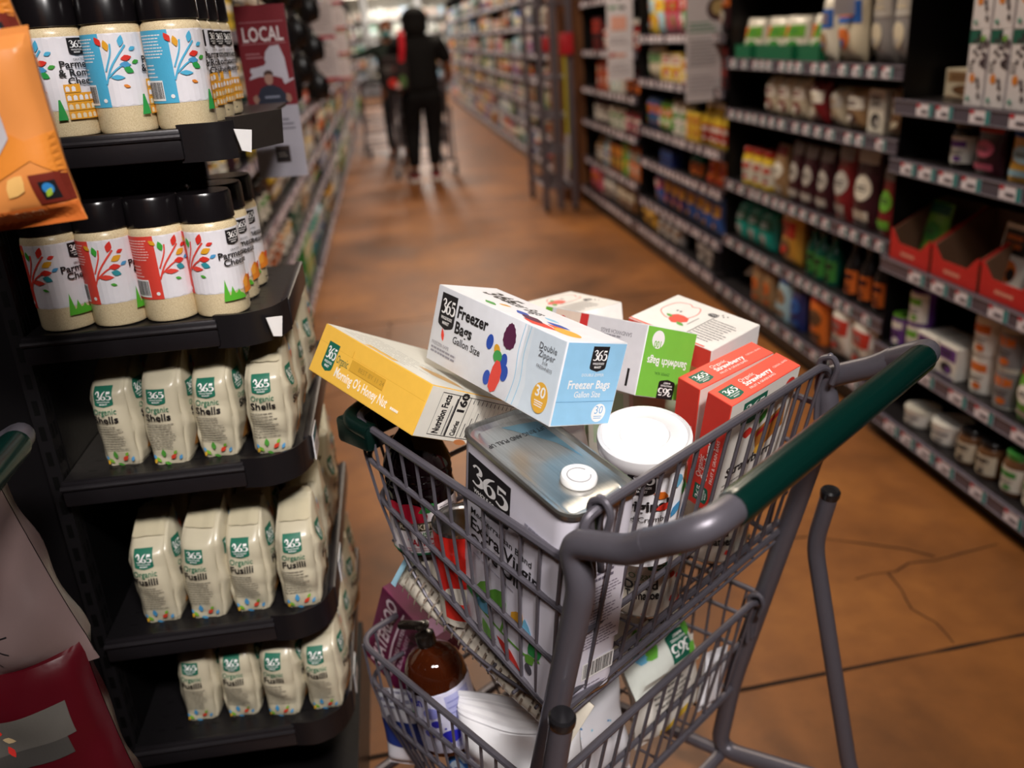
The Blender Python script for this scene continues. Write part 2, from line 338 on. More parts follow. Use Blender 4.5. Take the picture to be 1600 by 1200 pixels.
# ------------------------------------------------------------------ shopping cart (x right, y forward, z up; origin under the rear left rim corner)
CART = TR(.162, .789, 0, 38.48)
def vpost(z): return .19 - (z - .147) * (.20 / .78)          # y of the slanted rear posts
def make_cart(label, cat='shopping cart', hz=(.972, .988)):
    root = empty('shopping_cart', None, label, cat)
    W0, W1 = -.012, .556
    ends = []
    # one bent tube each side: base, post, arm; joined by the handle
    mb = MB()
    for k, x in enumerate((W0, W1)):
        h_ = hz[k]; s = -1 if k == 0 else 1
        path = [(x + s * .036, -.28, .15), (x + s * .03, -.05, .155), (x, .18, .122), (x, vpost(.3), .3), (x, vpost(.6), .6), (x, vpost(.86), .86), (x, .022, .905), (x, -.055, h_ - .048), (x, -.08, h_ - .03)]
        P = fillet(path, .045, 8)
        mb.tube(P, .0160, GREY, 14)
        # front part of the base
        mb.tube(fillet([(x, .17, .118), (x - s * .05, .5, .13), (x - s * .1, .62, .135)], .08), .012, GREY, 10)
    a = V((W0, -.118, hz[0])); b = V((W1, -.118, hz[1]))
    mb.tube(fillet([(W0, -.075, hz[0] - .034), (W0, -.137, hz[0] + .004), (W0 + .09, -.137, hz[0] + .003)], .05, 10), .0158, GREY, 16)
    mb.tube(fillet([(W1, -.075, hz[1] - .034), (W1 - .026, -.137, hz[1] + .002), (W1 - .10, -.137, hz[1])], .042, 10), .0158, GREY, 16)
    mb.tube([(W0 + .05, -.137, hz[0] + .003), (W1 - .08, -.137, hz[1])], .0135, GREY, 12)
    mb.tube([(W0, .62 - .45, .118), (W1, .17, .118)], .011, GREY, 10)
    mb.tube([(W0 + .1, .62, .135), (W1 - .1, .62, .135)], .011, GREY, 10)
    mb.build('frame', root)
    for k, x in enumerate((W0 - .036, W1 + .036)):
        mb = MB(); z1 = .701
        mb.tube(fillet([(x, -.085, .15), (x, -.055, .19), (x, .034, .604), (x, .014, z1)], .03, 6), .0138, GREY, 14)
        l = mb.build('rear_leg', root)
        c = MB(); c.lathe([(.0142, -.006), (.0155, -.002), (.0155, .006), (.013, .0095), (.004, .0105)], '1b1a1c:gloss', 20); c.build('end_cap', l, TR(x, .014, z1, 0, 8))
    g = MB(); d = (V((W1 - .064, -.137, hz[1])) - V((W0 + .050, -.137, hz[0] + .003)))
    p0 = V((W0 + .050, -.137, hz[0] + .003)); P = [p0 + d * t for t in (0, .01, .02, .5, .98, .99, 1)]
    g.tube(P, [.0172, .0182, .0188, .0188, .0188, .0182, .0172], '04221d:gloss', 20)
    g.build('handle_grip', root)
    # -------- upper basket
    def basket(name, rim, hoops, floor, nx, gate_z, rw, vw=.0024):
        """rim/hoops: (y0, z0, y1, z1, inset0, inset1) rear and front ends of each loop; floor: list of (y, z)"""
        m = MB()
        def loop(y0, z0, y1, z1, i0, i1, r): m.tube(fillet([(i0, y0, z0), (i1, y1, z1), (.55 - i1, y1, z1), (.55 - i0, y0, z0)], .04, 6), r, GREY, 8)
        loop(*rim, rw)
        for h in hoops[:-1]: loop(*h, .004)
        loop(*hoops[-1], .0045)
        bot = hoops[-1]; n = 13
        L = lambda h, t: V((h[4] + (h[5] - h[4]) * t, h[0] + (h[2] - h[0]) * t, h[1] + (h[3] - h[1]) * t))
        allh = [rim] + hoops
        for side in (0, 1):
            for i in range(n):
                t = .04 + .92 * i / (n - 1); pts = [L(h, t) for h in allh]
                if side: pts = [V((.55 - p.x, p.y, p.z)) for p in pts]
                m.tube(pts, vw, GREY, 6)
        for i in range(nx):
            t = (i + .7) / (nx + .4); pts = [V((h[5] + (.55 - 2 * h[5]) * t, h[2], h[3])) for h in allh]
            m.tube(pts, vw, GREY, 6)
        # floor
        fi = lambda y: bot[4] + (bot[5] - bot[4]) * max(0, min(1, (y - bot[0]) / (bot[2] - bot[0])))
        for i in range(11):
            x = .03 + .49 * i / 10
            m.tube(smooth([(min(max(x, fi(y) + .005), .55 - fi(y) - .005), y, z) for y, z in floor], 3), vw, GREY, 6)
        for y, z in floor + [((floor[i][0] + floor[i + 1][0]) / 2, (floor[i][1] + floor[i + 1][1]) / 2) for i in range(len(floor) - 1)]:
            m.tube([(fi(y), y, z - .003), (.55 - fi(y), y, z - .003)], vw, GREY, 6)
        m.build(name, root)
    fz = [(.075, .622), (.16, .618), (.26, .632), (.34, .672), (.405, .742)]
    basket('upper_basket', (.03, .868, .452, .926, 0, .03), [(.045, .795, .442, .872, .004, .03), (.06, .71, .432, .81, .008, .036), (.075, .628, .408, .748, .012, .04)], fz, 9, 0, .0055)
    basket('lower_basket', (.11, .503, .505, .533, 0, .02), [(.12, .45, .50, .462, .004, .022), (.13, .385, .485, .39, .008, .03), (.145, .29, .44, .30, .012, .05)], [(.145, .285), (.3, .28), (.44, .295)], 10, 0, .005)
    # -------- rear gate: rim raised over hooks, wires, double bar at the bottom
    def gate(name, zt, yt, zb, yb, mids, hook, dz=0, nb=2):
        m = MB()
        top = fillet([(.0, yt + .012, zt - .085), (.0, yt + .006, zt - .008), (.03, yt, zt), (.52, yt, zt + dz), (.548, yt, zt + dz - .02), (.548, yt + .01, zt - .085)], .022, 6)
        m.tube(top, .0058, GREY, 10)
        N = 15
        for i in range(N):
            x = .025 + .5 * i / (N - 1); m.tube([(x, yt, zt + dz * i / N - .004), (x, (yt + yb) / 2 - .001, (zt + zb) / 2), (x, yb, zb)], .0026, GREY, 6)
        for zz in mids:
            t = (zt - zz) / (zt - zb); y = yt + (yb - yt) * t + .004; m.tube([(0, y, zz), (.55, y, zz)], .0042, GREY, 8)
        for k in range(nb): m.tube([(0, yb - .003 + .004 * k, zb + .014 * k), (.55, yb - .003 + .004 * k, zb + .014 * k)], .0052, GREY, 8)
        for x in hook:
            m.tube(fillet([(x, yt + .012, zt - .09), (x, yt + .012, zt + .004), (x, yt - .008, zt + .012), (x, yt - .016, zt - .004), (x, yt - .008, zt - .03)], .008, 5), .0042, GREY, 8)
            m.tube(fillet([(x + .014, yt + .012, zt - .09), (x + .014, yt + .012, zt + .002), (x, yt - .004, zt + .012)], .008, 5), .0042, GREY, 8)
        m.build(name, root)
    gate('rear_gate', .938, .006, .636, .076, [.745], (.018, .535), .0)
    gate('lower_rear_gate', .503, .10, .287, .150, [.40], (.02, .53), 0, 1)
    # -------- front bumper
    m = MB()
    P = fillet([(.022, .40, .915), (.022, .452, .922), (.06, .468, .925), (.49, .468, .925), (.528, .452, .922), (.528, .40, .915)], .03, 6)
    m.tube(P, .0105, '04201b:coat', 12); m.rbox(.035, .452, .878, .515, .474, .925, '041a17:coat', .006)
    m.rbox(.014, .398, .888, .036, .468, .926, '04201b:coat', .006); m.rbox(.514, .398, .888, .536, .468, .926, '04201b:coat', .006)
    m.build('front_bumper', root)
    # -------- casters
    for x, y in ((W0 - .03, -.255), (W1 + .03, -.255), (W0 + .06, .56), (W1 - .06, .56)):
        m = MB(); m.box(x - .022, y - .02, .045, x - .017, y + .02, .115, '57545a:metal'); m.box(x + .017, y - .02, .045, x + .022, y + .02, .115, '57545a:metal'); m.box(x - .022, y - .02, .112, x + .022, y + .02, .118, '57545a:metal'); m.tube([(x, y, .115), (x, y + (.02 if y < 0 else 0), .16)], .009, '57545a:metal')
        c = m.build('caster', root)
        k = MB(); k.tube([(x - .014, y, .055), (x + .014, y, .055)], .054, '26252a:rough', 24); k.tube([(x - .0165, y, .055), (x + .0165, y, .055)], .02, '8c8a8c:metal', 14); k.build('wheel', c)
    return root
cart = make_cart('grey wire shopping cart with green handle, heaped with groceries')
cart.matrix_world = CART
cart2 = copy_tree(cart); cart2.matrix_world = TR(-.612, .545, 0, 90) ; cart2['label'] = 'empty cart cut off at the left edge, only its handle end showing'
cart3 = copy_tree(cart); cart3.matrix_world = TR(.09, 10.25, 0, 0); cart3['label'] = 'distant cart pushed by the person in black'
cart4 = copy_tree(cart); cart4.matrix_world = TR(-.28, 12.3, 0, 12); cart4['label'] = 'farthest cart, beside the person reaching to the left shelf'

# ------------------------------------------------------------------ groceries in the cart
def RO(R, o): return M.Translation(o) @ M(R).to_4x4()
def carton(name, R, o, d, col, label, cat, art, group=None, r=.0012, flap=None):
    mb = MB(); mb.rbox(0, 0, 0, d[0], d[1], d[2], col, r, 2); x, y, z = d
    F = {'front': plane((0, 0, 0), (1, 0, 0), (0, 0, 1)), 'right': plane((x, 0, 0), (0, 1, 0), (0, 0, 1)), 'top': plane((0, 0, z), (1, 0, 0), (0, 1, 0)),
         'left': plane((0, y, 0), (0, -1, 0), (0, 0, 1)), 'back': plane((x, y, 0), (-1, 0, 0), (0, 0, 1))}
    art(mb, lambda f, **k: Art(mb, F[f], off=.0002, step=.00005, **k), d)
    return tag(mb.build(name, None, RO(R, o)), label, cat, group)
BK = '1d1a1c'; WH = 'f1efee'
def freezer(mb, A, d):
    L, D, H = d; a = A('front'); m = .0015
    a.rect(L * .77, m, L - m, H - m, 'd3dfe9')
    a.poly([(L * .67, m), (L * .77, m), (L * .79, H * .3), (L * .77, H * .55), (L * .775, H - m), (L * .73, H - m), (L * .72, H * .5), (L * .71, H * .2)], 'dde5ec')
    for q in (0, .011): a.line([(L * .685 + q, m), (L * .71 + q, H * .33), (L * .70 + q, H * .66), (L * .715 + q, H - m)], .0011, '8fc9e6')
    a.shield(L * .115, H * .70, L * .135, H * .46, BK, small=True)
    a.text('Freezer', L * .20, H * .70, H * .15, BK, .03); a.text('Bags', L * .20, H * .50, H * .15, BK, .03); a.text('Gallon Size', L * .20, H * .36, H * .095, '2c2a2c', .01)
    a.leaf(L * .12, H * .32, .018, .007, 110, 'e2402f'); a.lines(L * .03, H * .12, L * .30, H * .22, 2, '8d8a92', .5, 4); a.text('FREEZER-SAFE', L * .03, H * .235, H * .045, '8d8a92', 0)
    B = '2a4fae'
    for x, y, u, v in ((.49, .60, .0070, .0100), (.515, .17, .0070, .0100), (.615, .45, .0070, .0105), (.635, .32, .0070, .0105)): a.ell(L * x, H * y, u, v, B, 18, -8)
    pts = [(L * .625 + .0105 * (1 + .09 * (i % 2)) * cos(t) * (1.1 - .25 * sin(t)), H * .77 + .016 * (1 + .07 * (i % 2)) * sin(t)) for i, t in enumerate([2 * pi * k / 26 for k in range(26)])]
    a.poly(pts, '5a2145'); a.ell(L * .555, H * .545, .008, .006, 'e3a62c', 14, -50); a.ell(L * .567, H * .475, .0090, .008, '45a04f', 14, 10)
    a.poly([(L * .575 + x * .85, H * .24 + y * .95) for x, y in [(-.012, -.018), (-.004, -.024), (.006, -.019), (.0125, -.004), (.013, .010), (.006, .021), (-.003, .021), (-.009, .01), (-.012, -.004)]], 'e64a3e')
    a.text('Double', L * .895, H * .80, H * .075, '55565c', .0, align='c'); a.text('Zipper', L * .895, H * .71, H * .075, '55565c', .0, align='c'); a.text('FOR', L * .895, H * .64, H * .035, '7a7b80', 0, align='c'); a.text('FRESHNESS', L * .895, H * .58, H * .04, '7a7b80', 0, align='c')
    a.ell(L * .905, H * .26, .0145, .019, 'e8b040', 24); a.text('30', L * .905, H * .27, H * .13, WH, .02, align='c'); a.lines(L * .875, H * .15, L * .935, H * .23, 3, WH, .5, 2, cx=True)
    a = A('right'); a.rect(m, m, D - m, H - m, '93c6e8'); a.shield(D * .57, H * .80, D * .27, H * .30, BK)
    a.text('DOUBLE ZIPPER', D * .52, H * .595, H * .035, WH, 0, align='c'); a.text('Freezer Bags', D * .50, H * .45, H * .10, WH, .02, width=D * .70, align='c'); a.text('Gallon Size', D * .50, H * .345, H * .075, WH, .01, width=D * .44, align='c')
    a.rect(m, H * .292, D - m, H * .297, '6fa6cc'); a.ell(D * .76, H * .15, .0118, .0118, WH, 24); a.text('30', D * .76, H * .14, H * .10, '6aa9d8', .0, align='c'); a.lines(D * .69, H * .075, D * .83, H * .12, 2, '6aa9d8', .4, 2, cx=True)
    a = A('top'); a.rect(m, m, L - m, D - m, 'e9e8ec'); a.text('Freezer Bags', L * .24, D * .5, .022, BK, .02, width=L * .33); a.text('365', L * .12, D * .5, .03, BK, .03)
    for x, y, l, w_, r_, c in ((.30, .2, .03, .012, -10, '3f9b3a'), (.36, .3, .02, .01, 20, 'e0a125'), (.48, .35, .035, .014, -12, '2a4fae'), (.55, .28, .05, .018, -6, '5a2145'), (.62, .15, .06, .02, 4, 'e2402f'), (.68, .4, .04, .013, 8, '2a4fae'), (.72, .32, .05, .014, 3, 'e8663a'), (.60, .55, .03, .01, 0, '8fc9e6')): a.leaf(L * x, D * y, l, w_, r_, c)
    a.o += .0001; a.ell(L * .87, D * .3, .022, .012, 'e8b040', 20)
carton('freezer_bags_box', [[0.4854, 0.8302, 0.274], [-0.8711, 0.4861, 0.0704], [-0.0747, -0.2729, 0.9591]], (0.016, 1.186, 0.989), (.27, .099, .105), 'e6e7ec', 'white freezer bags box with light blue end, tilted on top of the heap', 'box', freezer)
def cereal(mb, A, d):
    L, D, H = d; m = .001; a = A('front'); Y = 'eebb4b'
    a.rect(m, m, L - m, H - m, Y); a.rect(m, H * .66, L - m, H * .665, 'd39c2e')
    a.shield(L * .145, H * .45, L * .105, H * .58, '17614c'); a.o += .0002; a.text('Organic', L * .210, H * .42, H * .17, '17614c', .0, width=L * .11)
    a.text("Morning O's Honey Nut", L * .235, H * .17, H * .19, 'fbf3e2', .02, width=L * .50); a.lines(L * .77, H * .18, L * .86, H * .28, 1, 'fbf3e2', .5)
    a.rect(L * .34, H * .42, L * .66, H * .64, 'd4a237'); a.text('BEST BY 11 24', L * .42, H * .49, H * .09, 'a98331', 0); a.rect(L * .33, H * .665, L * .333, H * .8, 'd39c2e'); a.rect(L * .55, H * .5, L * .553, H * .665, 'd39c2e')
    a = A('right'); a.rect(m, m, D - m, H - m, 'e6e2d6'); x0 = D * .08; x1 = D * .66
    for P in ((x0, H * .08, x1, H * .095), (x0, H * .9, x1, H * .915), (x0, H * .08, x0 + .0006, H * .915), (x1, H * .08, x1 + .0006, H * .915)): a.rect(*P, BK)
    a.text('Nutrition Facts', x0 + .019, H * .12, .0125, BK, .035, width=H * .76, rot=90)
    a.rect(x0 + .033, H * .1, x0 + .0355, H * .9, BK); a.text('Calories', x0 + .052, H * .12, .010, BK, .03, width=H * .3, rot=90); a.text('160', x0 + .052, H * .6, .014, BK, .04, rot=90); a.rect(x0 + .056, H * .1, x0 + .0572, H * .9, BK)
    for i in range(11):
        x = x0 + .064 + i * .0088; a.lines(0, 0, 0, 0, 0, BK) if 0 else None
        a.rect(x, H * .12, x + .0016, H * (.4 + .3 * ((i * 7) % 5) / 5), '4a474a'); a.rect(x, H * .8, x + .0016, H * .89, '4a474a'); a.rect(x + .0042, H * .1, x + .0045, H * .9, '6a676a')
    a.rect(x0 + .024, H * .12, x0 + .0255, H * .7, '4a474a'); a.rect(x0 + .029, H * .12, x0 + .0305, H * .85, '4a474a')
    a.rect(D * .72, H * .1, D * .725, H * .9, BK); a.ell(D * .30, m + H * .01, .012, .004, 'c47c4a'); 
    a = A('top'); a.rect(m, m, L - m, D - m, 'd8d7cd'); a.lines(L * .08, D * .05, L * .8, D * .28, 7, 'a5a49b', .25, 5); a.rect(L * .35, D * .02, L * .62, D * .06, 'e0b048')
    a.leaf(L * .6, D * .2, .08, .03, 10, 'c9a26a')
carton('cereal_box', [[0.5982, 0.6472, 0.4725], [-0.7797, 0.6062, 0.1568], [-0.1849, -0.4622, 0.8673]], (-0.148, 1.207, 0.983), (.224, .30, .070), 'e9b84a', 'yellow honey nut cereal box sticking out over the cart front', 'cereal box', cereal)
def sandwich(mb, A, d):
    L, D, H = d; m = .001; a = A('right'); a.rect(m, m, D - m, H - m, '79bf45')
    R_ = lambda u, v: (D * (1 - u), H * v)
    a.shield(*R_(.42, .14), D * .33, H * .28, BK, rot=180); a.text('ZIPPER SEAL', *R_(.56, .37), H * .04, '3d6a2e', 0, rot=180, align='c'); a.text('Sandwich Bags', *R_(.50, .56), H * .115, WH, .02, width=D * .80, rot=180, align='c')
    a.ell(*R_(.76, .82), .0115, .0125, WH, 24); a.text('100', *R_(.76, .80), H * .1, '79bf45', .02, rot=180, align='c', width=.013); 
    a = A('front'); a.rect(m, m, L - m, H - m, 'e3e1e6'); a.rect(L * .12, m, L * .45, H - m, 'f0d9c8'); a.rect(L * .38, m, L * .46, H - m, 'd93a3a'); a.rect(m, m, L * .08, H - m, '79bf45'); a.ell(L * .2, H * .8, .012, .01, 'd8352a')
    a.lines(L * .58, H * .5, L * .84, H * .78, 5, '9a98a0', .5, 4); a.text('SANDWICH BAGS', L * .88, H * .84, H * .06, '7a7880', 0, rot=180); a.rect(L * .9, H * .1, L * .92, H * .35, BK)
    a = A('top'); a.rect(m, m, L - m, D - m, 'ecebee'); a.rect(m, m, L * .5, D * .06, '79bf45')
carton('sandwich_bags_box', [[0.4519, 0.8474, 0.2787], [-0.8877, 0.3961, 0.2349], [0.0886, -0.3535, 0.9312]], (0.183, 1.297, 0.916), (.231, .095, .097), 'e8e8ea', 'upside-down sandwich bags box with bright green end', 'box', sandwich)
RE = 'ef5a46'; DR = 'd43a30'; GN = '17614c'
def bars(mb, A, d):
    W_, D, H = d; m = .0008
    a = A('top'); a.rect(m, m, W_ - m, D - m, RE)       # reading direction runs along +y
    a.shield(W_ * .52, D * .16, D * .19, W_ * .62, GN, rot=90, small=True)
    a.text('Organic', W_ * .36, D * .34, W_ * .17, 'fbe9e2', 0, rot=90); a.text('Strawberry', W_ * .60, D * .34, W_ * .21, WH, .03, rot=90, width=D * .38); a.text('FRUIT & GRAIN BARS', W_ * .80, D * .34, W_ * .10, 'fbe9e2', 0, rot=90, width=D * .36); a.text('CEREAL BARS', W_ * .55, D * .76, W_ * .09, 'fbd5ca', 0, rot=90)
    a = A('front'); a.rect(m, m, W_ - m, H - m, DR)
    a.shield(W_ * .48, H * .13, H * .15, W_ * .62, GN, rot=90); a.text('Organic', W_ * .34, H * .27, W_ * .22, 'fbe9e2', 0, rot=90); a.text('Strawberry', W_ * .60, H * .27, W_ * .25, WH, .03, rot=90, width=H * .34); a.text('FRUIT & GRAIN BARS', W_ * .84, H * .27, W_ * .12, 'fbe9e2', 0, rot=90, width=H * .4)
    a = A('right'); a.rect(m, m, D - m, H - m, 'e9e4dc'); a.shield(D * .36, H * .84, D * .34, H * .22, GN, small=False)
    a.poly([(D * .46, H * .6), (D * .9, H * .72), (D * .92, H * .5), (D * .55, H * .36)], 'b5722f'); a.poly([(D * .5, H * .58), (D * .88, H * .68), (D * .88, H * .64), (D * .5, H * .53)], 'b01f24'); a.ell(D * .88, H * .88, .011, .011, 'd8352a', 18)
    a.leaf(D * .5, H * .66, .025, .015, 60, '3f9b3a'); a.leaf(D * .42, H * .63, .025, .018, 170, 'd8352a'); a.ell(D * .6, H * .4, .012, .009, 'e8b040'); a.text('Strawberry', D * .12, H * .3, H * .09, BK, .03); a.lines(D * .1, H * .08, D * .5, H * .25, 4, '8a857e', .3)
carton('grain_bar_box', [[0.5237, 0.8506, 0.0477], [-0.8142, 0.5162, -0.2657], [-0.2506, 0.1003, 0.9629]], (0.363, 1.094, 0.767), (.040, .147, .191), 'e4503f', 'red strawberry grain bar box standing right behind the cart handle', 'box', bars)
carton('grain_bar_box', [[0.488, 0.8726, 0.0205], [-0.8518, 0.4813, -0.2071], [-0.1905, 0.0836, 0.9781]], (0.347, 1.142, 0.764), (.040, .152, .192), 'e4503f', 'red strawberry grain bar box standing left of its twin', 'box', bars)
def whitebox(green):
    def f(mb, A, d):
        L, D, H = d; m = .0008; a = A('top'); a.rect(m, m, L - m, D - m, 'efeae4')
        ap = smooth([(.22 * L, D * .36), (.10 * L, D * .5), (.12 * L, D * .78), (.24 * L, D * .86), (.30 * L, D * .82), (.38 * L, D * .84), (.44 * L, D * .66), (.40 * L, D * .42), (.30 * L, D * .36)], 3, True)
        a.line([(p.x, p.y) for p in ap] + [(ap[0].x, ap[0].y)], .0016, 'e8604a'); a.ell(L * .24, D * .6, .0016, .003, BK, 8); a.ell(L * .28, D * .6, .0016, .003, BK, 8)
        a.poly([(L * .36 + .017 * x, D * .40 + .016 * y) for x, y in [(-1, .3), (-.6, .9), (0, 1), (.7, .8), (1, .1), (.5, -.7), (0, -1), (-.6, -.6)]], 'e2503c'); a.leaf(L * .39, D * .33, .018, .009, -20, '5aa53f'); a.leaf(L * .29, D * .4, .014, .008, 160, '5aa53f')
        a.ell(L * .56, D * .80, .009, .0065, '2c2a30'); a.text('USDA', L * .56, D * .79, .005, WH, 0, align='c')
        for i in range(4): a.ell(L * (.60 + .03 * i), D * (.84 + .04 * (i % 2)), .0016, .0016, '2c2a30', 8)
        a.lines(L * .62, D * .12, L * .95, D * .72, 10, '6d6a6c', .28, 8); a.rect(L * .60, D * .1, L * .608, D * .75, BK); a.rect(L * .50, D * .35, L * .508, D * .6, '4c494a')
        for q in (('front', L), ('right', D)):
            a = A(q[0]); a.rect(m, m, q[1] - m, H - m, 'f4f1ee' if q[0] == 'right' else ('d9483a' if not green else 'f0ece8'))
        a = A('top'); a.o += .0002; a.rect(m, m, L * .9, D * .035, '6cb843' if green else 'ef5a46')
    return f
carton('fruit_bar_box', [[0.5815, 0.8121, 0.0481], [-0.7991, 0.5813, -0.1534], [-0.1525, 0.0508, 0.987]], (0.331, 1.298, 0.946), (.154, .125, .037), 'e9e4de', 'white box with apple drawing lying flat behind the red boxes', 'box', whitebox(False))
carton('fruit_bar_box', [[0.3779, 0.9249, -0.0433], [-0.9219, 0.3801, 0.0745], [0.0853, 0.0118, 0.9963]], (0.185, 1.457, 0.937), (.150, .108, .0357), 'e9e4de', 'small white box farthest back, half hidden by the green-ended box', 'box', whitebox(True))

# olive oil tin
OT = CART @ TR(.008, .086, .624, -11, 10.5)
mb = MB(); OW, OD, OH = .108, .212, .30            # width across the cart, depth along it, height
def rr(x0, y0, x1, y1, r, z, n=5):
    P = []
    for cx, cy, a0 in ((x1 - r, y1 - r, 0), (x0 + r, y1 - r, 90), (x0 + r, y0 + r, 180), (x1 - r, y0 + r, 270)):
        for i in range(n + 1): q = RD(a0 + 90 * i / n); P.append(V((cx + r * cos(q), cy + r * sin(q), z)))
    return P
def ringstack(mb, rings, col, capb=True, capt=True):
    n = len(rings[0]); vs = [p for r_ in rings for p in r_]; fs = []
    for j in range(len(rings) - 1):
        for i in range(n): fs.append((j * n + i, j * n + (i + 1) % n, (j + 1) * n + (i + 1) % n, (j + 1) * n + i))
    if capb: fs.append(list(range(n))[::-1])
    if capt: fs.append([(len(rings) - 1) * n + i for i in range(n)])
    mb.add(vs, fs, col, True)
rg = lambda i, z, r=.022: rr(i, i, OW - i, OD - i, r, z)
ringstack(mb, [rg(.002, 0), rg(0, .002), rg(0, .006)], 'brushed_tin', True, False)
ringstack(mb, [rg(.0008, .006), rg(.0008, OH - .005)], 'e8e4f0:gloss', False, False)
a = Art(mb, plane((0, OD, .006), (0, -1, 0), (0, 0, 1)), off=-.0004, step=.00006)      # broad face on the cart's left side
a.fn = lambda x, y, f: V((.0008 - f, OD - x * OD / .168, .006 + y)); a.o = .0003
H_ = OH - .011; a.shield(.052, H_ * .83, .070, .070, BK)
a.text('Mediterranean Blend', .024, H_ * .655, .0095, BK, .01, width=.10); a.text('Extra Virgin', .024, H_ * .575, .0185, BK, .02, width=.112); a.text('Olive Oil', .024, H_ * .49, .0185, BK, .02, width=.082)
a.lines(.11, H_ * .80, .145, H_ * .86, 2, '9a98a8', .35, 2, cx=True); a.lines(.03, H_ * .44, .12, H_ * .46, 1, 'b0aebb', .3)
a.line([(.026, H_ * .21), (.05, H_ * .175), (.09, H_ * .165), (.12, H_ * .175), (.146, H_ * .22)], .0035, '6aa53f'); a.line([(.082, H_ * .165), (.086, H_ * .25), (.078, H_ * .32)], .0035, '6aa53f')
for x, y, l, w_, r_, c in ((.046, .20, .045, .024, 80, '6aa53f'), (.044, .24, .026, .02, 200, '2f8f4a'), (.068, .24, .045, .03, 70, '5c9c35'), (.10, .26, .036, .02, 65, 'e0a125'), (.125, .26, .03, .016, 100, '7cc4e6'), (.128, .2, .034, .02, 55, '2f8f4a'), (.05, .13, .045, .02, -55, '7ab552'), (.076, .115, .05, .018, -25, 'd8352a'), (.125, .14, .022, .014, 60, '6aa53f')): a.leaf(x, y * OH, l, w_, r_, c)
a.ell(.050, .21 * OH, .014, .013, '6fb7da'); a.text('101 FL OZ', .04, .02, .006, '8a8894', 0, rot=0); a.ell(.13, .035, .006, .008, '55525c', 12)
a = Art(mb, lambda x, y, f: V((x, .0008 - f, .006 + y)), off=.0003, step=.00006)         # narrow face at the rear
a.poly([(.002, H_ - .05), (.02, H_ - .02), (.03, H_ - .002), (.05, H_ - .002), (.045, H_ - .02), (.02, H_ - .05)], '8cc63f'); a.ell(.02, H_ - .075, .016, .02, '7ab83a', 16)
a.rect(.022, H_ * .28, .098, H_ * .72, 'd6d0da')
for k in range(3): a.lines(.028, H_ * (.52 - .12 * k), .094, H_ * (.62 - .12 * k), 6, '8a7f90', .45, 9 + k)
a.lines(.03, H_ * .64, .09, H_ * .70, 2, '6d6676', .5, 4); a.barcode(.045, H_ * .10, .095, H_ * .20); a.lines(.03, H_ * .03, .09, H_ * .07, 2, '9a92a2', .4)
oil = mb.build('olive_oil_tin', None, OT); tag(oil, 'tall rectangular olive oil tin with shiny metal lid in the cart corner', 'tin')
mb = MB(); ringstack(mb, [rg(.0012, -.006), rg(-.0012, -.003), rg(-.0012, .002), rg(.002, .003), rg(.004, -.002), rg(.010, -.004), rg(.012, -.0045, .016)], 'brushed_tin', False, True)
a = Art(mb, lambda x, y, f: V((x, y * OD / .168, -.0045 + f)), off=.0003, step=.0001)
a.poly([(.05, .154), (.075, .150), (.098, .145), (.098, .07), (.088, .105), (.07, .13)], '8db7c9:metal'); a.text('LIFT RING AND PULL UP', .098, .135, .0062, '2a2a2c', .01, width=.085, rot=180)
top = mb.build('metal_top', oil, TR(0, 0, OH)); 
mb = MB(); mb.lathe([(.021, -.002), (.0215, .003), (.020, .006), (.018, .0062), (.017, .0045), (.005, .0045)], 'f2f1f0:gloss', 36); mb.tube([(.0135 * cos(q), .0135 * sin(q), .005) for q in [RD(k) for k in range(20, 340, 10)]], .0008, 'a9a7a8'); mb.build('plastic_cap', oil, TR(.062, .058, OH - .0015))

def round_item(name, prof, col, mtx, label, cat, art=None, n=40, group=None):
    mb = MB(); mb.lathe(prof, col, n)
    if art: art(mb)
    return tag(mb.build(name, None, mtx), label, cat, group)
def axis_mtx(p0, p1, spin=0):
    """z axis from p0 to p1 (cart coordinates)"""
    a = CART @ V(p0); b = CART @ V(p1); z = (b - a).normalized(); x = V((1, 0, 0)); x = (x - z * x.dot(z)).normalized(); y = z.cross(x)
    return M.Translation(a) @ M((x, y, z)).transposed().to_4x4() @ Euler((0, 0, RD(spin))).to_matrix().to_4x4()
# bread crumb canister with a white lid
def crumbs(mb):
    a = Art(mb, cyl(.0525), .008, off=.0008); a.rect(-.02, .128, .012, .168, BK); a.shield(-.004, .145, .034, .042, BK)
    a.text('Original', -.004, .10, .017, BK, .03, align='c', width=.07); a.text('Bread Crumbs', -.004, .082, .0095, '3a3638', .0, align='c', width=.066)
    for i, (x, y, l, w_, r_) in enumerate([(.03, .118, .022, .012, 150), (.036, .106, .024, .012, 190), (.05, .10, .024, .014, 230), (.055, .105, .026, .014, 60), (.044, .125, .02, .018, 80), (.064, .118, .028, .016, 85), (.072, .10, .022, .012, -30), (-.05, .10, .02, .012, 40)]): a.leaf(x, y, l, w_, r_, ['e0701f', 'd8352a', '4a97c9', '3f9b3a', '6fb7da', 'e0862f', '2f8f86', 'e0a125'][i])
    a.rect(-.09, .02, .09, .045, 'e8dcc0'); a.ell(-.03, .045, .02, .014, 'e0a125', 18); a.rect(.018, .03, .036, .042, '3a78b0'); a.rect(-.05, .028, -.005, .034, '8a857e')
cn = round_item('bread_crumb_canister', [(.049, 0), (.0525, .003), (.0525, .165), (.050, .172)], 'eeecef:gloss', axis_mtx((.222, .104, .765), (.192, .074, .940), -14), 'white bread crumb canister with round plastic lid', 'canister', crumbs)
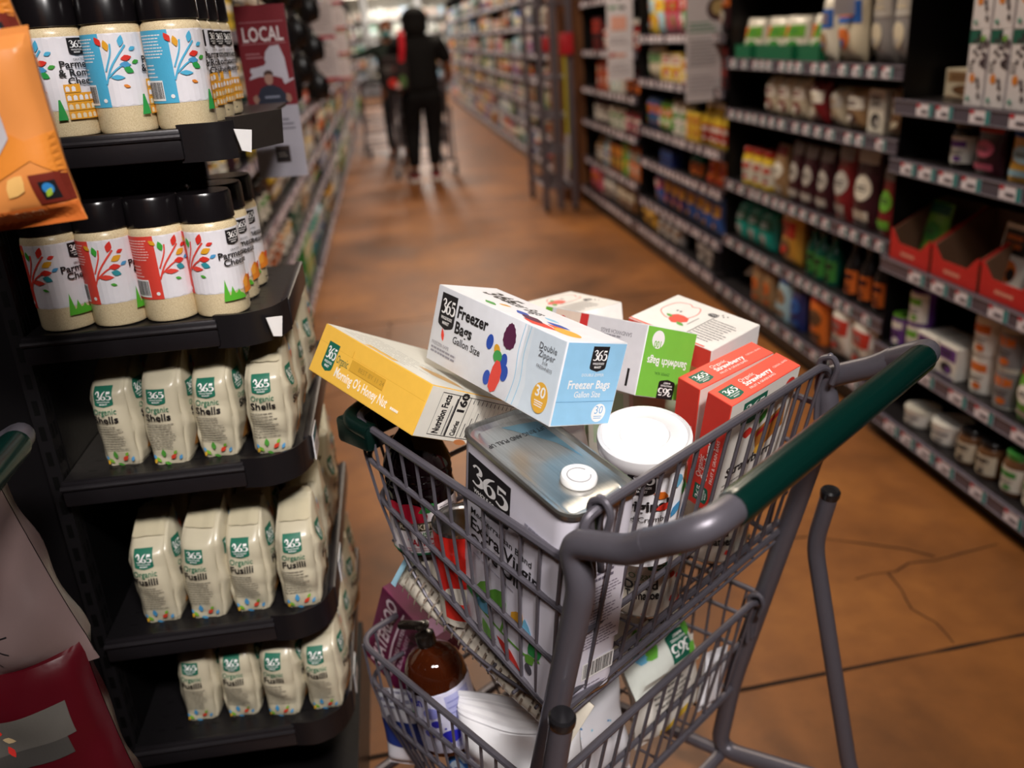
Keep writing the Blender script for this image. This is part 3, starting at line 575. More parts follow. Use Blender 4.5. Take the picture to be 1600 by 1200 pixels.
mb = MB(); mb.lathe([(.056, -.014), (.0575, -.012), (.0585, 0), (.0575, .006), (.054, .008), (.0515, .0055), (.034, .005), (.031, .0065), (.029, .005), (.004, .0045)], 'dddbdc:gloss', 48); mb.build('lid', cn, TR(0, 0, .172))
def filler(mb, A, d):
    L, D, H = d; a = A('left'); a.rect(.01, H * .6, D - .01, H * .9, 'b7c9a8'); a.lines(.02, H * .2, D - .02, H * .5, 4, '8a857e', .3); a = A('front'); a.rect(.01, H * .55, L - .01, H * .9, 'b7c9a8'); a.lines(.02, H * .2, L - .02, H * .45, 4, '8a857e', .3)
fm = CART @ TR(.335, .205, .640, 3)
carton('cracker_box', [[fm[i][j] for j in range(3)] for i in range(3)], fm.to_translation(), (.155, .075, .30), 'd9d3c6', 'cream carton standing hidden behind the red boxes, nearer one', 'box', filler)
fm = CART @ TR(.325, .295, .660, -2)
carton('cracker_box', [[fm[i][j] for j in range(3)] for i in range(3)], fm.to_translation(), (.16, .075, .295), 'd3ccc0', 'cream carton standing at the front right of the upper basket', 'box', filler)
# diced tomato cans
def toms(seed):
    def f(mb):
        a = Art(mb, cyl(.0505), .008, off=.0008); r = random.Random(seed)
        a.shield(.02, .094, .03, .03, GN); a.text('Organic', .0, .068, .0095, '2f6a44', 0, align='c'); a.text('Diced', -.004, .050, .0145, BK, .03, align='c'); a.text('Tomatoes', 0, .034, .0145, BK, .03, align='c', width=.052)
        for i in range(46):
            x = r.uniform(-.155, .155); y = r.uniform(.006, .112)
            if -.03 < x < .034 and y > .024: continue
            q = r.uniform(0, 90); s = r.uniform(.003, .006); a.poly([(x + s * cos(RD(q + k)), y + s * sin(RD(q + k))) for k in (0, 80, 170, 250, 300)], r.choice(['c9302a', 'd8352a', 'b8262a']), False)
        for i in range(9): a.leaf(r.choice([-1, 1]) * r.uniform(.045, .1), r.uniform(.02, .1), .014, .008, r.uniform(0, 360), '3f9b3a')
    return f
CP = [(.047, 0), (.051, .001, 'c9c6c2:tin'), (.051, .004, 'c9c6c2:tin'), (.0495, .0045), (.0503, .006), (.0503, .112), (.0495, .1135, 'c9c6c2:tin'), (.051, .114, 'c9c6c2:tin'), (.051, .1175, 'c9c6c2:tin'), (.048, .1175, 'c9c6c2:tin'), (.047, .1145, 'c9c6c2:tin'), (.01, .1145)]
round_item('tomato_can', CP, 'd9d0c2:gloss', axis_mtx((.275, .140, .630), (.273, .136, .748), -16), 'diced tomato can standing under the bread crumb canister', 'can', toms(4))
round_item('tomato_can', CP, 'd9d0c2:gloss', axis_mtx((.455, .135, .630), (.453, .131, .748), -20), 'diced tomato can under the two red boxes', 'can', toms(9))
# tall can with red and cream label beside the oil tin
def redcan(mb):
    a = Art(mb, cyl(.0405), .008, off=.0008); a.rect(-.127, .0, .127, .05, 'd9d2c4:gloss'); a.rect(-.06, .055, .06, .115, 'd0261e'); a.rect(-.045, .012, .035, .040, 'd8352a'); a.ell(-.02, .055, .022, .012, 'd9d2c4'); a.leaf(-.01, .03, .02, .01, 20, '3f9b3a'); a.leaf(.01, .018, .02, .01, 160, '3f9b3a')
P_ = [(r_ * .79, z * 1.28) + tuple(k) for r_, z, *k in CP]
round_item('bean_can', P_, 'cf2a22:gloss', axis_mtx((.074, .290, .655), (.068, .284, .785), 8), 'can with red and cream label between cherry juice and oil tin', 'can', redcan)
# cherry juice jug
def cherry(mb):
    a = Art(mb, cyl(.0475), .007, off=.0010); a.rect(-.14, .010, .14, .085, 'e9e2e4'); a.rect(-.14, .010, .14, .0135, '1d6a46'); a.ell(-.022, .072, .024, .020, 'a3122a', 20); a.ell(-.046, .076, .016, .017, 'b81a30', 18); a.leaf(-.01, .078, .03, .014, 20, '2f7a3a')
    a.poly([(-.05, .048), (.045, .050), (.050, .062), (.038, .064), (-.038, .061), (-.054, .060)], '4a4230'); a.text('R.W. KNUDSEN', 0, .0515, .0085, 'e8e0c8', .02, width=.080, align='c'); a.text('JUST', -.005, .040, .007, '2f7a3a', .02, align='c'); a.text('TART CHERRY', .004, .026, .0105, 'c21f30', .03, width=.066, align='c'); a.lines(-.035, .016, .04, .023, 2, 'c58a90', .35); a.lines(.02, .066, .05, .082, 4, '5a5658', .4)
rp = [(.038, 0), (.046, .004), (.047, .010), (.047, .092), (.0475, .10)] + [(.0475 - .0025 * (i % 2), .104 + .005 * i) for i in range(7)] + [(.045, .143), (.037, .163), (.022, .180), (.0165, .190), (.016, .205)]
cj = round_item('cherry_juice_bottle', rp, '0a0305:glass', axis_mtx((.086, .385, .722), (.080, .382, .92), 4), 'dark tart cherry juice bottle at the left side of the cart', 'bottle', cherry)
mb = MB(); mb.lathe([(.0185, 0), (.019, .002), (.019, .012), (.0175, .014), (.004, .0145)], '7a1626:gloss', 30); mb.build('cap', cj, TR(0, 0, .196))

# soft bags: a pillow with sealed ends, wrinkled
def pillow(w_, h_, t_, col, art=None, seed=1, wr=.003, nu=36, nv=30, seal=.012, bulge=.55, sealw=1.0, zig=0, ml=.006):
    mb = MB(); r = random.Random(seed); K = [(r.uniform(20, 60), r.uniform(20, 60), r.uniform(0, 6), r.uniform(.4, 1), r.choice([-1, 1])) for _ in range(7)]
    def W_(x, y): return sum(a * sin(kx * x + s * ky * y + p + 1.5 * sin(14 * y + p)) for kx, ky, p, a, s in K) * wr / 3
    def shape(x, y, side):
        u = 2 * x / w_; v = 2 * (y - h_ / 2) / h_; e = max(0, 1 - abs(v) ** 4); ex = max(0, 1 - abs(u) ** 3.2)
        d = t_ / 2 * (e ** bulge) * (ex ** .5); f = min(1, max(0, (1 - abs(v)) * h_ / 2 / seal - .5)) if abs(v) > 0 else 1
        f = min(1, f); return side * (d * f + .0008) + W_(x * (1 if side > 0 else 1.3), y) * f * min(1, 5 * ex) + W_(x * .5, .3) * (1 - f) * .6
    def pt(x, y, side, off=0):
        v = abs(2 * (y - h_ / 2) / h_); nar = 1 - .07 * (1 - v ** 3) * (1 if v < .97 else 0)
        return V((x * nar * (sealw if v > .9 else 1), -(shape(x, y, side) + side * off), y))
    for side in (1, -1):
        mb.grid(lambda a, b: pt((a - .5) * w_, b * h_, side), nu, nv, col)
    if art: art(Art(mb, lambda x, y, f: pt(max(-w_ / 2, min(w_ / 2, x)), max(0, min(h_, y)), 1, f), ml, off=.0011, step=.0002))
    return mb
def blot(a, n, cols, w_, y0, y1, s=.02, seed=1):
    r = random.Random(seed)
    for i in range(n): a.leaf(r.uniform(-w_ / 2.6, w_ / 2.6), r.uniform(y0, y1), s * r.uniform(.7, 1.2), s * .55, r.uniform(0, 360), r.choice(cols))
def place(name, mb, mtx, label, cat, group=None): return tag(mb.build(name, None, mtx), label, cat, group)
def CM(u, v, z, rz=0, rx=0, ry=0): return CART @ TR(u, v, z, rz, rx, ry)
def AX(o, zl, n):
    z = V(zl).normalized(); n = V(n); n = (n - z * n.dot(z)).normalized(); y = -n; x = y.cross(z); return CART @ (M.Translation(o) @ M((x, y, z)).transposed().to_4x4())
# lower basket
def peas(a):
    R2 = lambda x, y: (-x, y - .03)
    a.shield(*R2(-.03, .075), .06, .05, GN, rot=180); a.text('Organic', *R2(.0, .112), .013, GN, 0, rot=180, align='c'); a.text('Pea', *R2(.0, .135), .02, BK, .03, rot=180, align='c'); a.text('Rigatoni', *R2(0, .16), .013, BK, .02, rot=180, align='c')
    for x, y, l, w_, q, c in ((-.055, .05, .04, .03, 30, '6cb843'), (-.06, .075, .03, .02, 80, '5aa53f'), (.045, .02, .03, .02, 30, '6cb843'), (.05, .17, .03, .02, 100, '6cb843'), (-.06, .17, .05, .014, 70, 'a58f3a'), (-.045, .2, .05, .014, 10, 'a58f3a'), (.05, .05, .04, .03, 60, '5aa53f'), (.02, .215, .03, .016, 0, '8fc9e6'), (-.05, .05, .03, .02, 150, '6fb7da'), (.06, .11, .04, .012, 120, 'a58f3a')): a.leaf(x, y, l, w_, q, c)
place('pea_pasta_bag', pillow(.17, .25, .075, 'e7ebe2:film', peas, 5, .005), AX((.385, .172, .395), (.08, .62, .78), (.0, -.78, .62)), 'white and green pea pasta bag upside down in the lower basket', 'bag')
def plain(a):
    for k in range(5): a.rect(-.095, .215 + k * .0035, .095, .2162 + k * .0035, 'e2e1e5')
place('white_bag', pillow(.20, .235, .09, 'f4f3f6:film', plain, 11, .014), AX((.115, .235, .262), (-.05, .04, 1), (-.92, -.32, .25)), 'plain white bag with crimped top in the lower basket, left', 'bag')
def blues(a): blot(a, 14, ['3f9fc4', '2f7fb8', '5fb7d4'], .14, .05, .15, .006, 3); a.lines(-.06, .21, .06, .235, 4, 'c9c7d2', .3)
place('white_bag', pillow(.15, .205, .06, 'e3e2e8:film', blues, 15, .006), AX((.225, .205, .262), (0, .12, 1), (-.25, -1, .2)), 'white bag with small blue dots in the lower basket behind the rear gate', 'bag')
def stripes(a):
    for i in range(22):
        y = .02 + i * .0145
        for q in range(3): a.rect(-.030 + .016 * q, y, -.030 + .016 * q + .012, y + .003, '857669')
    a.rect(-.05, .33, .05, .345, '8fb7c9')
place('striped_pasta_bag', pillow(.075, .34, .04, 'ddd4c4:film', stripes, 8, .003), AX((.062, .085, .572), (.0, .93, .36), (-.9, -.05, .42)), 'cream bag with rows of dark print under the upper basket', 'bag')
def silver(a): blot(a, 22, ['6d675f', 'a59c8e', '4a4540', 'c9bfb0', '8fb0bd'], .14, .02, .2, .022, 6)
place('patterned_bag', pillow(.13, .20, .05, 'c9c2b6:film', silver, 21, .004), AX((.165, .13, .650), (0, 1, .05), (0, -.1, 1)), 'grey and cream mottled bag on the upper basket floor', 'bag')
def wat(mb, A, d):
    L, D, H = d; m = .001; a = A('front'); a.rect(m, m, L - m, H - m, '6a1444'); a.text('WATERLOO', .008, H * .70, .026, 'f0dce8', .03, width=L * .92)
    a.line([(.02, H * .58), (L * .5, H * .62), (L * .95, H * .58)], .004, 'e8d2e0'); a.text('SPARKLING WATER', .02, H * .50, .008, 'e8d2e0', .01, width=L * .7); a.ell(L * .6, H * .25, .04, .035, '8a1c58', 20); a.ell(L * .62, H * .24, .032, .028, '541034', 20); a.text('BLACK CHERRY', L * .3, H * .4, .009, 'e3b8d2', .02)
    a = A('right'); a.rect(m, m, D - m, H - m, '701648'); a.text('WATERLOO', D * .7, H * .96, .03, 'f0dce8', .03, width=H * .5, rot=-90); a.rect(m, H * .12, D - m, H * .34, 'c795c4')
def wm(p, q, r_):
    p, q, r_ = (CART @ V(x) for x in (p, q, r_)); x = (q - p).normalized(); z = (r_ - p); z = (z - x * z.dot(x)).normalized(); y = z.cross(x); return M((x, y, z)).transposed(), p
X_l = V((0, -.42, .9)).normalized(); Z_l = V((0, .9, .42)).normalized(); _o = V((.10, .535, .575)) - X_l * .19 - Z_l * .14
_x, _p = wm(_o, _o + X_l, _o + Z_l)
carton('sparkling_water_box', [[_x[i][j] for j in range(3)] for i in range(3)], _p, (.19, .065, .14), '6a1444', 'purple sparkling water carton standing in the lower basket front', 'carton', wat)
def biok(mb):
    a = Art(mb, cyl(.0535), .008, off=.0008); a.rect(-.165, .012, .165, .128, 'd3d2e8'); a.rect(.035, .02, .085, .12, 'a9abd6')
    for k in range(8): a.rect(.038, .03 + k * .011, .08, .033 + k * .011, '8a8cc0')
    a.text('biokleen', -.035, .108, .017, '3a36b0', .03, align='c', width=.062); a.ell(.008, .094, .014, .011, '8d90d8', 20); a.ell(.012, .073, .009, .007, '2f2fb4', 18); a.ell(-.002, .054, .012, .008, '6a6cc8', 18); a.ell(.03, .045, .018, .012, '2a2ab0', 20); a.ell(-.03, .088, .011, .008, 'c6d6cc', 18); a.leaf(-.036, .087, .013, .007, 10, '2f8f4a'); a.ell(.025, .062, .002, .002, '2a2ab0', 8)
bj = round_item('laundry_bottle', [(.046, 0), (.053, .004), (.053, .135), (.051, .150), (.045, .166), (.036, .178), (.022, .186), (.014, .190), (.0135, .20)], 'amber_plastic', axis_mtx((.080, .366, .378), (.068, .396, .57), -30) @ M.Scale(.9, 4), 'brown bottle with blue-dotted lilac label in the lower basket', 'bottle', biok)
mb = MB(); mb.lathe([(.0165, 0), (.017, .003), (.0165, .018), (.012, .021), (.006, .022), (.005, .030), (.012, .031), (.013, .037), (.004, .039)], '17120f:gloss', 26); mb.rbox(-.045, -.008, .028, .006, .008, .040, '17120f:gloss', .004); mb.build('pump_cap', bj, TR(0, 0, .195))
def bl(a): blot(a, 14, ['2f62b8', '9cc4ea', '1d3f8c', 'cfe2f4'], .1, .03, .15, .03, 2)
place('blue_bag', pillow(.07, .115, .035, '3f7fd0:film', bl, 31, .006), AX((.075, .335, .285), (0, 0, 1), (-.9, -.3, .2)), 'shiny blue bag squeezed in below the brown bottle', 'bag')
def wh2(a): a.rect(-.05, .05, .05, .10, '22357a'); a.lines(-.04, .12, .04, .15, 3, '8a88a0', .4)
place('white_package', pillow(.08, .15, .03, 'dddce4:film', wh2, 33, .003), AX((.055, .455, .285), (0, .05, 1), (-.85, -.4, .2)), 'white packet with navy band at the lower basket front corner', 'bag')
def yel(a): a.rect(-.05, .015, .05, .03, 'e0b83a'); a.lines(-.05, .05, .05, .10, 5, '6a665f', .35)
place('tortilla_bag', pillow(.17, .135, .045, 'e4dfd6:film', yel, 35, .005), AX((.40, .185, .285), (0, .1, 1), (-.1, -1, .2)), 'cream and white bag pressed against the lower rear gate, right', 'bag')
place('paper_towel_pack', pillow(.07, .11, .02, 'ecebf0:film', None, 37, .004), AX((.475, .155, .285), (.3, 0, 1), (0, -1, .1)), 'white plastic corner poking out of the lower basket, right', 'bag')
def paper(a): a.lines(-.05, .05, .05, .12, 4, 'cfcdd2', .3)
place('paper_bag', pillow(.13, .25, .07, 'e6e3e4:film', paper, 41, .006), AX((.175, .215, .655), (0, .05, 1), (-.3, -1, .1)), 'crumpled white bag standing behind the olive oil tin', 'bag')
# ------------------------------------------------------------------ black display rack with jars and pasta (front faces -y)
RZ = [1.311, 1.056, .836, .560, .346]
X0, X1, Y0 = -.525, -.180, 1.247
BLK = '1d1b1d:coat'
rack = empty('display_rack', M.Identity(4), 'black metal display rack with five perforated shelves at the aisle end', 'display rack')
DEPTH = [.50, .30, .56, .54, .54]
for i, z in enumerate(RZ):
    mb = MB(); yb = Y0 + DEPTH[i]; c_ = .05
    out = [(X0, Y0), (X1 - .05, Y0), (X1 - .012, Y0 + .022), (X1, Y0 + .06), (X1, yb), (X0, yb)]
    n = len(out)
    mb.add([V((x, y, z)) for x, y in out] + [V((x, y, z - .006)) for x, y in out], [list(range(n)), list(range(n, 2 * n))[::-1]] + [(k, k + n, (k + 1) % n + n, (k + 1) % n) for k in range(n)], BLK)
    r = random.Random(i)
    for a_ in range(11):                                             # perforations
        for b_ in range(int(DEPTH[i] / .035)):
            x = X0 + .035 + a_ * .03; y = Y0 + .03 + b_ * .035
            if x < X1 - .03: mb.add([V((x - .006, y - .0015, z + .0002)), V((x + .006, y - .0015, z + .0002)), V((x + .006, y + .0015, z + .0002)), V((x - .006, y + .0015, z + .0002))], [(0, 1, 2, 3)], '050505')
    s = mb.build('shelf', rack)
    m = MB(); m.rbox(X0, Y0 - .012, z - .036, X1 - .085, Y0 - .001, z + .004, '232023:coat', .004); m.tube([(X0, Y0 - .012, z - .006), (X1 - .085, Y0 - .012, z - .006)], .004, '2a272a:coat', 8); m.build('front_rail', s)
    m = MB()
    if i == 0:      # the angled holder has turned outwards
        path = [(X1 - .09, Y0 - .006), (X1 - .045, Y0 - .008), (X1 - .02, Y0 + .006)]
    else: path = [(X1 - .09, Y0 - .006), (X1 - .05, Y0 - .010), (X1 - .012, Y0 + .012), (X1 + .004, Y0 + .05)]
    P = smooth([(x, y, 0) for x, y in path], 5)
    vs = []
    for q in P: vs += [V((q.x, q.y, z - .040)), V((q.x, q.y - .0005, z + .008)), V((q.x + .003, q.y + .006, z + .008)), V((q.x + .003, q.y + .006, z - .040))]
    fs = [];
    for k in range(len(P) - 1):
        for j in range(4): fs.append((k * 4 + j, k * 4 + (j + 1) % 4, k * 4 + 4 + (j + 1) % 4, k * 4 + 4 + j))
    fs += [(0, 1, 2, 3), tuple((len(P) - 1) * 4 + j for j in range(4))[::-1]]
    m.add(vs, fs, '1f1c1e:coat', True); m.build('corner_guard', s)
    m = MB()
    if i == 0:
        m.add([V(p) for p in [(X1 - .02, Y0 + .006, z - .034), (X1 + .03, Y0 + .10, z - .034), (X1 + .034, Y0 + .10, z + .012), (X1 - .018, Y0 + .006, z + .012), (X1 - .03, Y0 + .012, z - .034), (X1 + .02, Y0 + .106, z - .034), (X1 + .022, Y0 + .106, z + .012), (X1 - .03, Y0 + .012, z + .012)]],
              [(0, 1, 2, 3), (4, 7, 6, 5), (0, 4, 5, 1), (3, 2, 6, 7), (1, 5, 6, 2), (0, 3, 7, 4)], '37322f:coat')
    else:
        m.rbox(X1 - .004, Y0 + .055, z - .036, X1 + .009, yb, z + .006, '262326:coat', .003)
    m.build('side_rail', s)
    if i >= 2:
        t = MB(); yt = Y0 + [0, 0, .055, .135, .10][i]; t.box(X1 + .010, yt, z - .036, X1 + .0115, yt + .062, z + .006, 'e6e4e6'); a = Art(t, plane((X1 + .0115, yt, z - .036), (0, 1, 0), (0, 0, 1)), off=.0003); a.rect(.0, .028, .062, .042, '167080'); a.lines(.006, .006, .05, .022, 3, '4a484c', .4); t.build('price_tag', s)
    else:
        t = MB(); q = [(X1 - .022, Y0 - .002, z - .002), (X1 - .002, Y0 + .014, z - .006), (X1 - .006, Y0 + .008, z - .034), (X1 - .016, Y0 - .001, z - .03)]
        q = [V(p) + V((.004, -.006, 0)) for p in q]; t.add(q + [p + V((-.001, .001, 0)) for p in q], [(0, 1, 2, 3), (7, 6, 5, 4), (0, 4, 5, 1), (1, 5, 6, 2), (2, 6, 7, 3), (3, 7, 4, 0)], 'e9e7e6'); t.build('torn_label', s)
m = MB(); m.box(X0, Y0 + .02, 0, X1 - .005, Y0 + .53, .16, '141214:coat'); m.box(X0, Y0 + .52, .14, X1 - .03, Y0 + .56, 1.0, '0e0d0e:coat'); m.box(X0, Y0 + .29, 1.0, X1 - .12, Y0 + .31, 1.30, '0e0d0e:coat'); m.box(X0 - .004, Y0 + .04, 0, X0 - .001, Y0 + .5, 1.9, '0e0d0e:coat'); m.build('base_and_back', rack)
for y in (Y0 + .01, Y0 + .5):
    m = MB(); m.box(X0 - .022, y, 0, X0 - .002, y + .03, 2.0, BLK)
    for k in range(46): m.box(X0 - .0018, y + .006, .1 + k * .04, X0 - .0012, y + .012, .122 + k * .04, '000000'); m.box(X0 - .0018, y + .018, .1 + k * .04, X0 - .0012, y + .024, .122 + k * .04, '000000'); m.box(X0 - .016, y - .0006, .1 + k * .04, X0 - .008, y - .0002, .122 + k * .04, '000000')
    m.build('slotted_upright', rack)
m = MB(); m.box(X0 - .5, Y0 + .04, 0, X0 - .023, Y0 + .06, 2.0, '161416:coat'); m.build('side_panel', rack)
m = MB(); m.box(X0, Y0, 1.60, X1 - .01, Y0 + .55, 1.63, BLK); m.build('top_shelf', rack)

# ---- cheese jars
def jar(kind):
    t = empty('cheese_jar'); rj = .0355
    mb = MB(); mb.lathe([(.030, 0), (.034, .002), (.0355, .006), (.0355, .120), (.0345, .125), (.0315, .129), (.0315, .134)], 'grated_cheese', 36)
    a = Art(mb, cyl(rj), .0045, off=.0006, step=.00016)
    y0, y1 = .033, .118; c = '4fb0d6' if kind == 'blue' else 'e2473a'
    a.rect(-.104, y0, .104, y1, 'e4e1e6')
    a.rect(-.104, y0, -.058, y1, c)
    a.lines(-.100, .085, -.066, .114, 8, 'f2f0f0' if kind == 'blue' else 'f6c9c2', .35, 2); a.lines(-.100, .062, -.078, .08, 4, 'f2f0f0' if kind == 'blue' else 'f6c9c2', .3, 3); a.barcode(-.101, .036, -.074, .060); a.ell(-.064, .041, .0025, .0025, 'f2f0f0', 10)
    # branch with leaves growing out of the coloured panel
    br = c
    a.line([(-.058, .060), (-.050, .078), (-.040, .092), (-.030, .104)], .0022, br); a.line([(-.056, .075), (-.048, .094), (-.046, .106)], .0018, br); a.line([(-.054, .068), (-.042, .078), (-.03, .084)], .0018, br)
    LV = ([(-.050, .098, .013, .007, 100, 'e0a125'), (-.036, .102, .014, .007, 75, c), (-.056, .104, .012, .007, 120, 'd8352a'), (-.027, .098, .009, .005, 20, c), (-.038, .088, .013, .007, 10, 'd8352a'), (-.026, .083, .009, .005, 15, '3f9b3a'), (-.036, .078, .012, .008, -30, '2f9b4a'), (-.040, .082, .013, .007, -5, '4a97c9'), (-.052, .068, .016, .006, -5, c), (-.040, .058, .008, .004, -20, 'e0862f')] if kind == 'blue' else
          [(-.050, .098, .013, .007, 100, '3fa53a'), (-.036, .102, .015, .008, 70, 'd8352a'), (-.056, .106, .010, .006, 140, 'e0a125'), (-.026, .100, .009, .005, 20, 'd8352a'), (-.034, .090, .014, .008, 25, 'e0a125'), (-.024, .083, .009, .005, 25, '4a97c9'), (-.038, .082, .014, .008, 0, 'd8352a'), (-.036, .076, .012, .008, -25, '2f8f9b'), (-.052, .070, .018, .007, -5, c), (-.040, .060, .008, .004, -20, '4fa53a')])
    for q in LV: a.leaf(*q)
    a.o += .0002
    a.shield(.010, .106, .020, .020, BK)
    if kind == 'blue':
        a.text('GRATED', .010, .090, .0028, BK, .0, align='c')
        for k, s in enumerate(('Parmesan', '& Romano', 'Cheese')): a.text(s, .010,   .082 - k * .0098, .0086, BK, .02, align='c')
        # tiered arches
        for k, (w_, yy) in enumerate(((.044, .022), (.042, .0325), (.034, .043), (.017, .0535))):
            x0 = .012 if k < 3 else -.0; x0 = -.014; a.rect(x0, yy, x0 + w_, yy + .0098, 'e3a02f')
            for j in range(int(w_ / .0062)):
                xx = x0 + .0014 + j * .0062; a.poly([(xx, yy + .0014), (xx + .0040, yy + .0014), (xx + .0040, yy + .0060), (xx + .0020, yy + .0078), (xx, yy + .0060)], 'e4e1e6' if yy > .033 else 'e2d2b4', False)
            a.o += .0001
        a.poly([(-.026, .022), (-.016, .022), (-.0165, .028), (-.020, .046), (-.022, .046), (-.0245, .030)], '2f9b4a')
    else:
        a.text('GRATED', .010, .088, .0028, BK, .0, align='c')
        for k, s in enumerate(('Parmesan', 'Cheese')): a.text(s, .010, .079 - k * .0100, .0090, BK, .02, align='c')
        a.poly([(.014, .027), (.016, .045), (.021, .052), (.027, .050), (.031, .047), (.036, .048), (.040, .028)], 'e8862a'); a.poly([(.014, .034), (.013, .044), (.018, .050), (.023, .046), (.022, .036)], 'f0a23a'); a.ell(.033, .046, .006, .005, 'e2572a', 12)
        for x, h_ in ((-.012, .030), (-.004, .020), (.004, .014)): a.poly([(x - .004, .022), (x + .005, .022), (x + .004, .028), (x, .022 + h_), (x - .003, .030)], '57b02f', False)
        a.o += .0002
        a.poly([(-.010, .022), (.014, .022), (.010, .029), (.002, .032), (-.008, .030)], '57b02f')
    a.lines(.02, .012, .038, .015, 1, BK, .6)
    mb.build('body', t)
    l = MB(); n = 64; P = []
    for j, (z, rr_) in enumerate([(.129, .0322), (.130, .0345), (.162, .0340), (.166, .0325), (.1665, .004)]):
        P.append([V(((rr_ + (.0006 if (k % 2 and j in (1, 2)) else 0)) * cos(2 * pi * k / n), (rr_ + (.0006 if (k % 2 and j in (1, 2)) else 0)) * sin(2 * pi * k / n), z)) for k in range(n)])
    ringstack(l, P, '151214:gloss', True, True); l.build('lid', t)
    for q in (t,): q.scale = (1, 1, 1)
    return t
def put_jars(kind, spots, group):
    proto = jar(kind)
    for i, (x, y, z, rz, lab) in enumerate(spots):
        o = proto if i == 0 else copy_tree(proto)
        o.matrix_world = TR(x, y, z, rz) @ M.Diagonal((1.05, 1.05, 1.03, 1)); tag(o, lab, 'jar', group)
z1, z2 = RZ[0] + .0005, RZ[1] + .0005
put_jars('blue', [(-.263, 1.290, z1, 96, 'parmesan and romano jar, blue side and barcode in front, right end of top shelf'),
                  (-.338, 1.292, z1, 82, 'parmesan and romano jar in the middle of the top shelf, blue strip at left'),
                  (-.412, 1.296, z1, 40, 'parmesan and romano jar at the left of the top shelf, beside the orange bags'),
                  (-.263, 1.366, z1, 62, 'parmesan and romano jar second back from the right front of the top shelf'), (-.262, 1.440, z1, 50, 'parmesan and romano jar third back from the right front of the top shelf'), (-.260, 1.514, z1, 45, 'parmesan and romano jar fourth back from the right front of the top shelf'),
                  (-.338, 1.368, z1, 10, 'parmesan and romano jar behind the middle one of the top shelf'), (-.412, 1.370, z1, 10, 'parmesan and romano jar behind the left one of the top shelf')], 'blue-labelled cheese jars on the top shelf')
put_jars('red', [(-.262, 1.291, z2, 40, 'red-labelled parmesan jar at the right end of the second shelf, name facing out'),
                 (-.333, 1.293, z2, 96, 'red-labelled parmesan jar with its barcode facing out, second shelf'),
                 (-.404, 1.294, z2, 74, 'red-labelled parmesan jar, second from the left on the second shelf'),
                 (-.476, 1.296, z2, 48, 'red-labelled parmesan jar at the left end of the second shelf'),
                 (-.258, 1.366, z2, 34, 'red-labelled parmesan jar second back from the right front of the second shelf'), (-.254, 1.440, z2, 30, 'red-labelled parmesan jar third back from the right front of the second shelf'),
                 (-.333, 1.369, z2, 0, 'red-labelled parmesan jar behind the one with the barcode'), (-.404, 1.370, z2, 0, 'red-labelled parmesan jar behind the second from the left'), (-.476, 1.371, z2, 0, 'red-labelled parmesan jar behind the leftmost one')], 'red-labelled cheese jars on the second shelf')

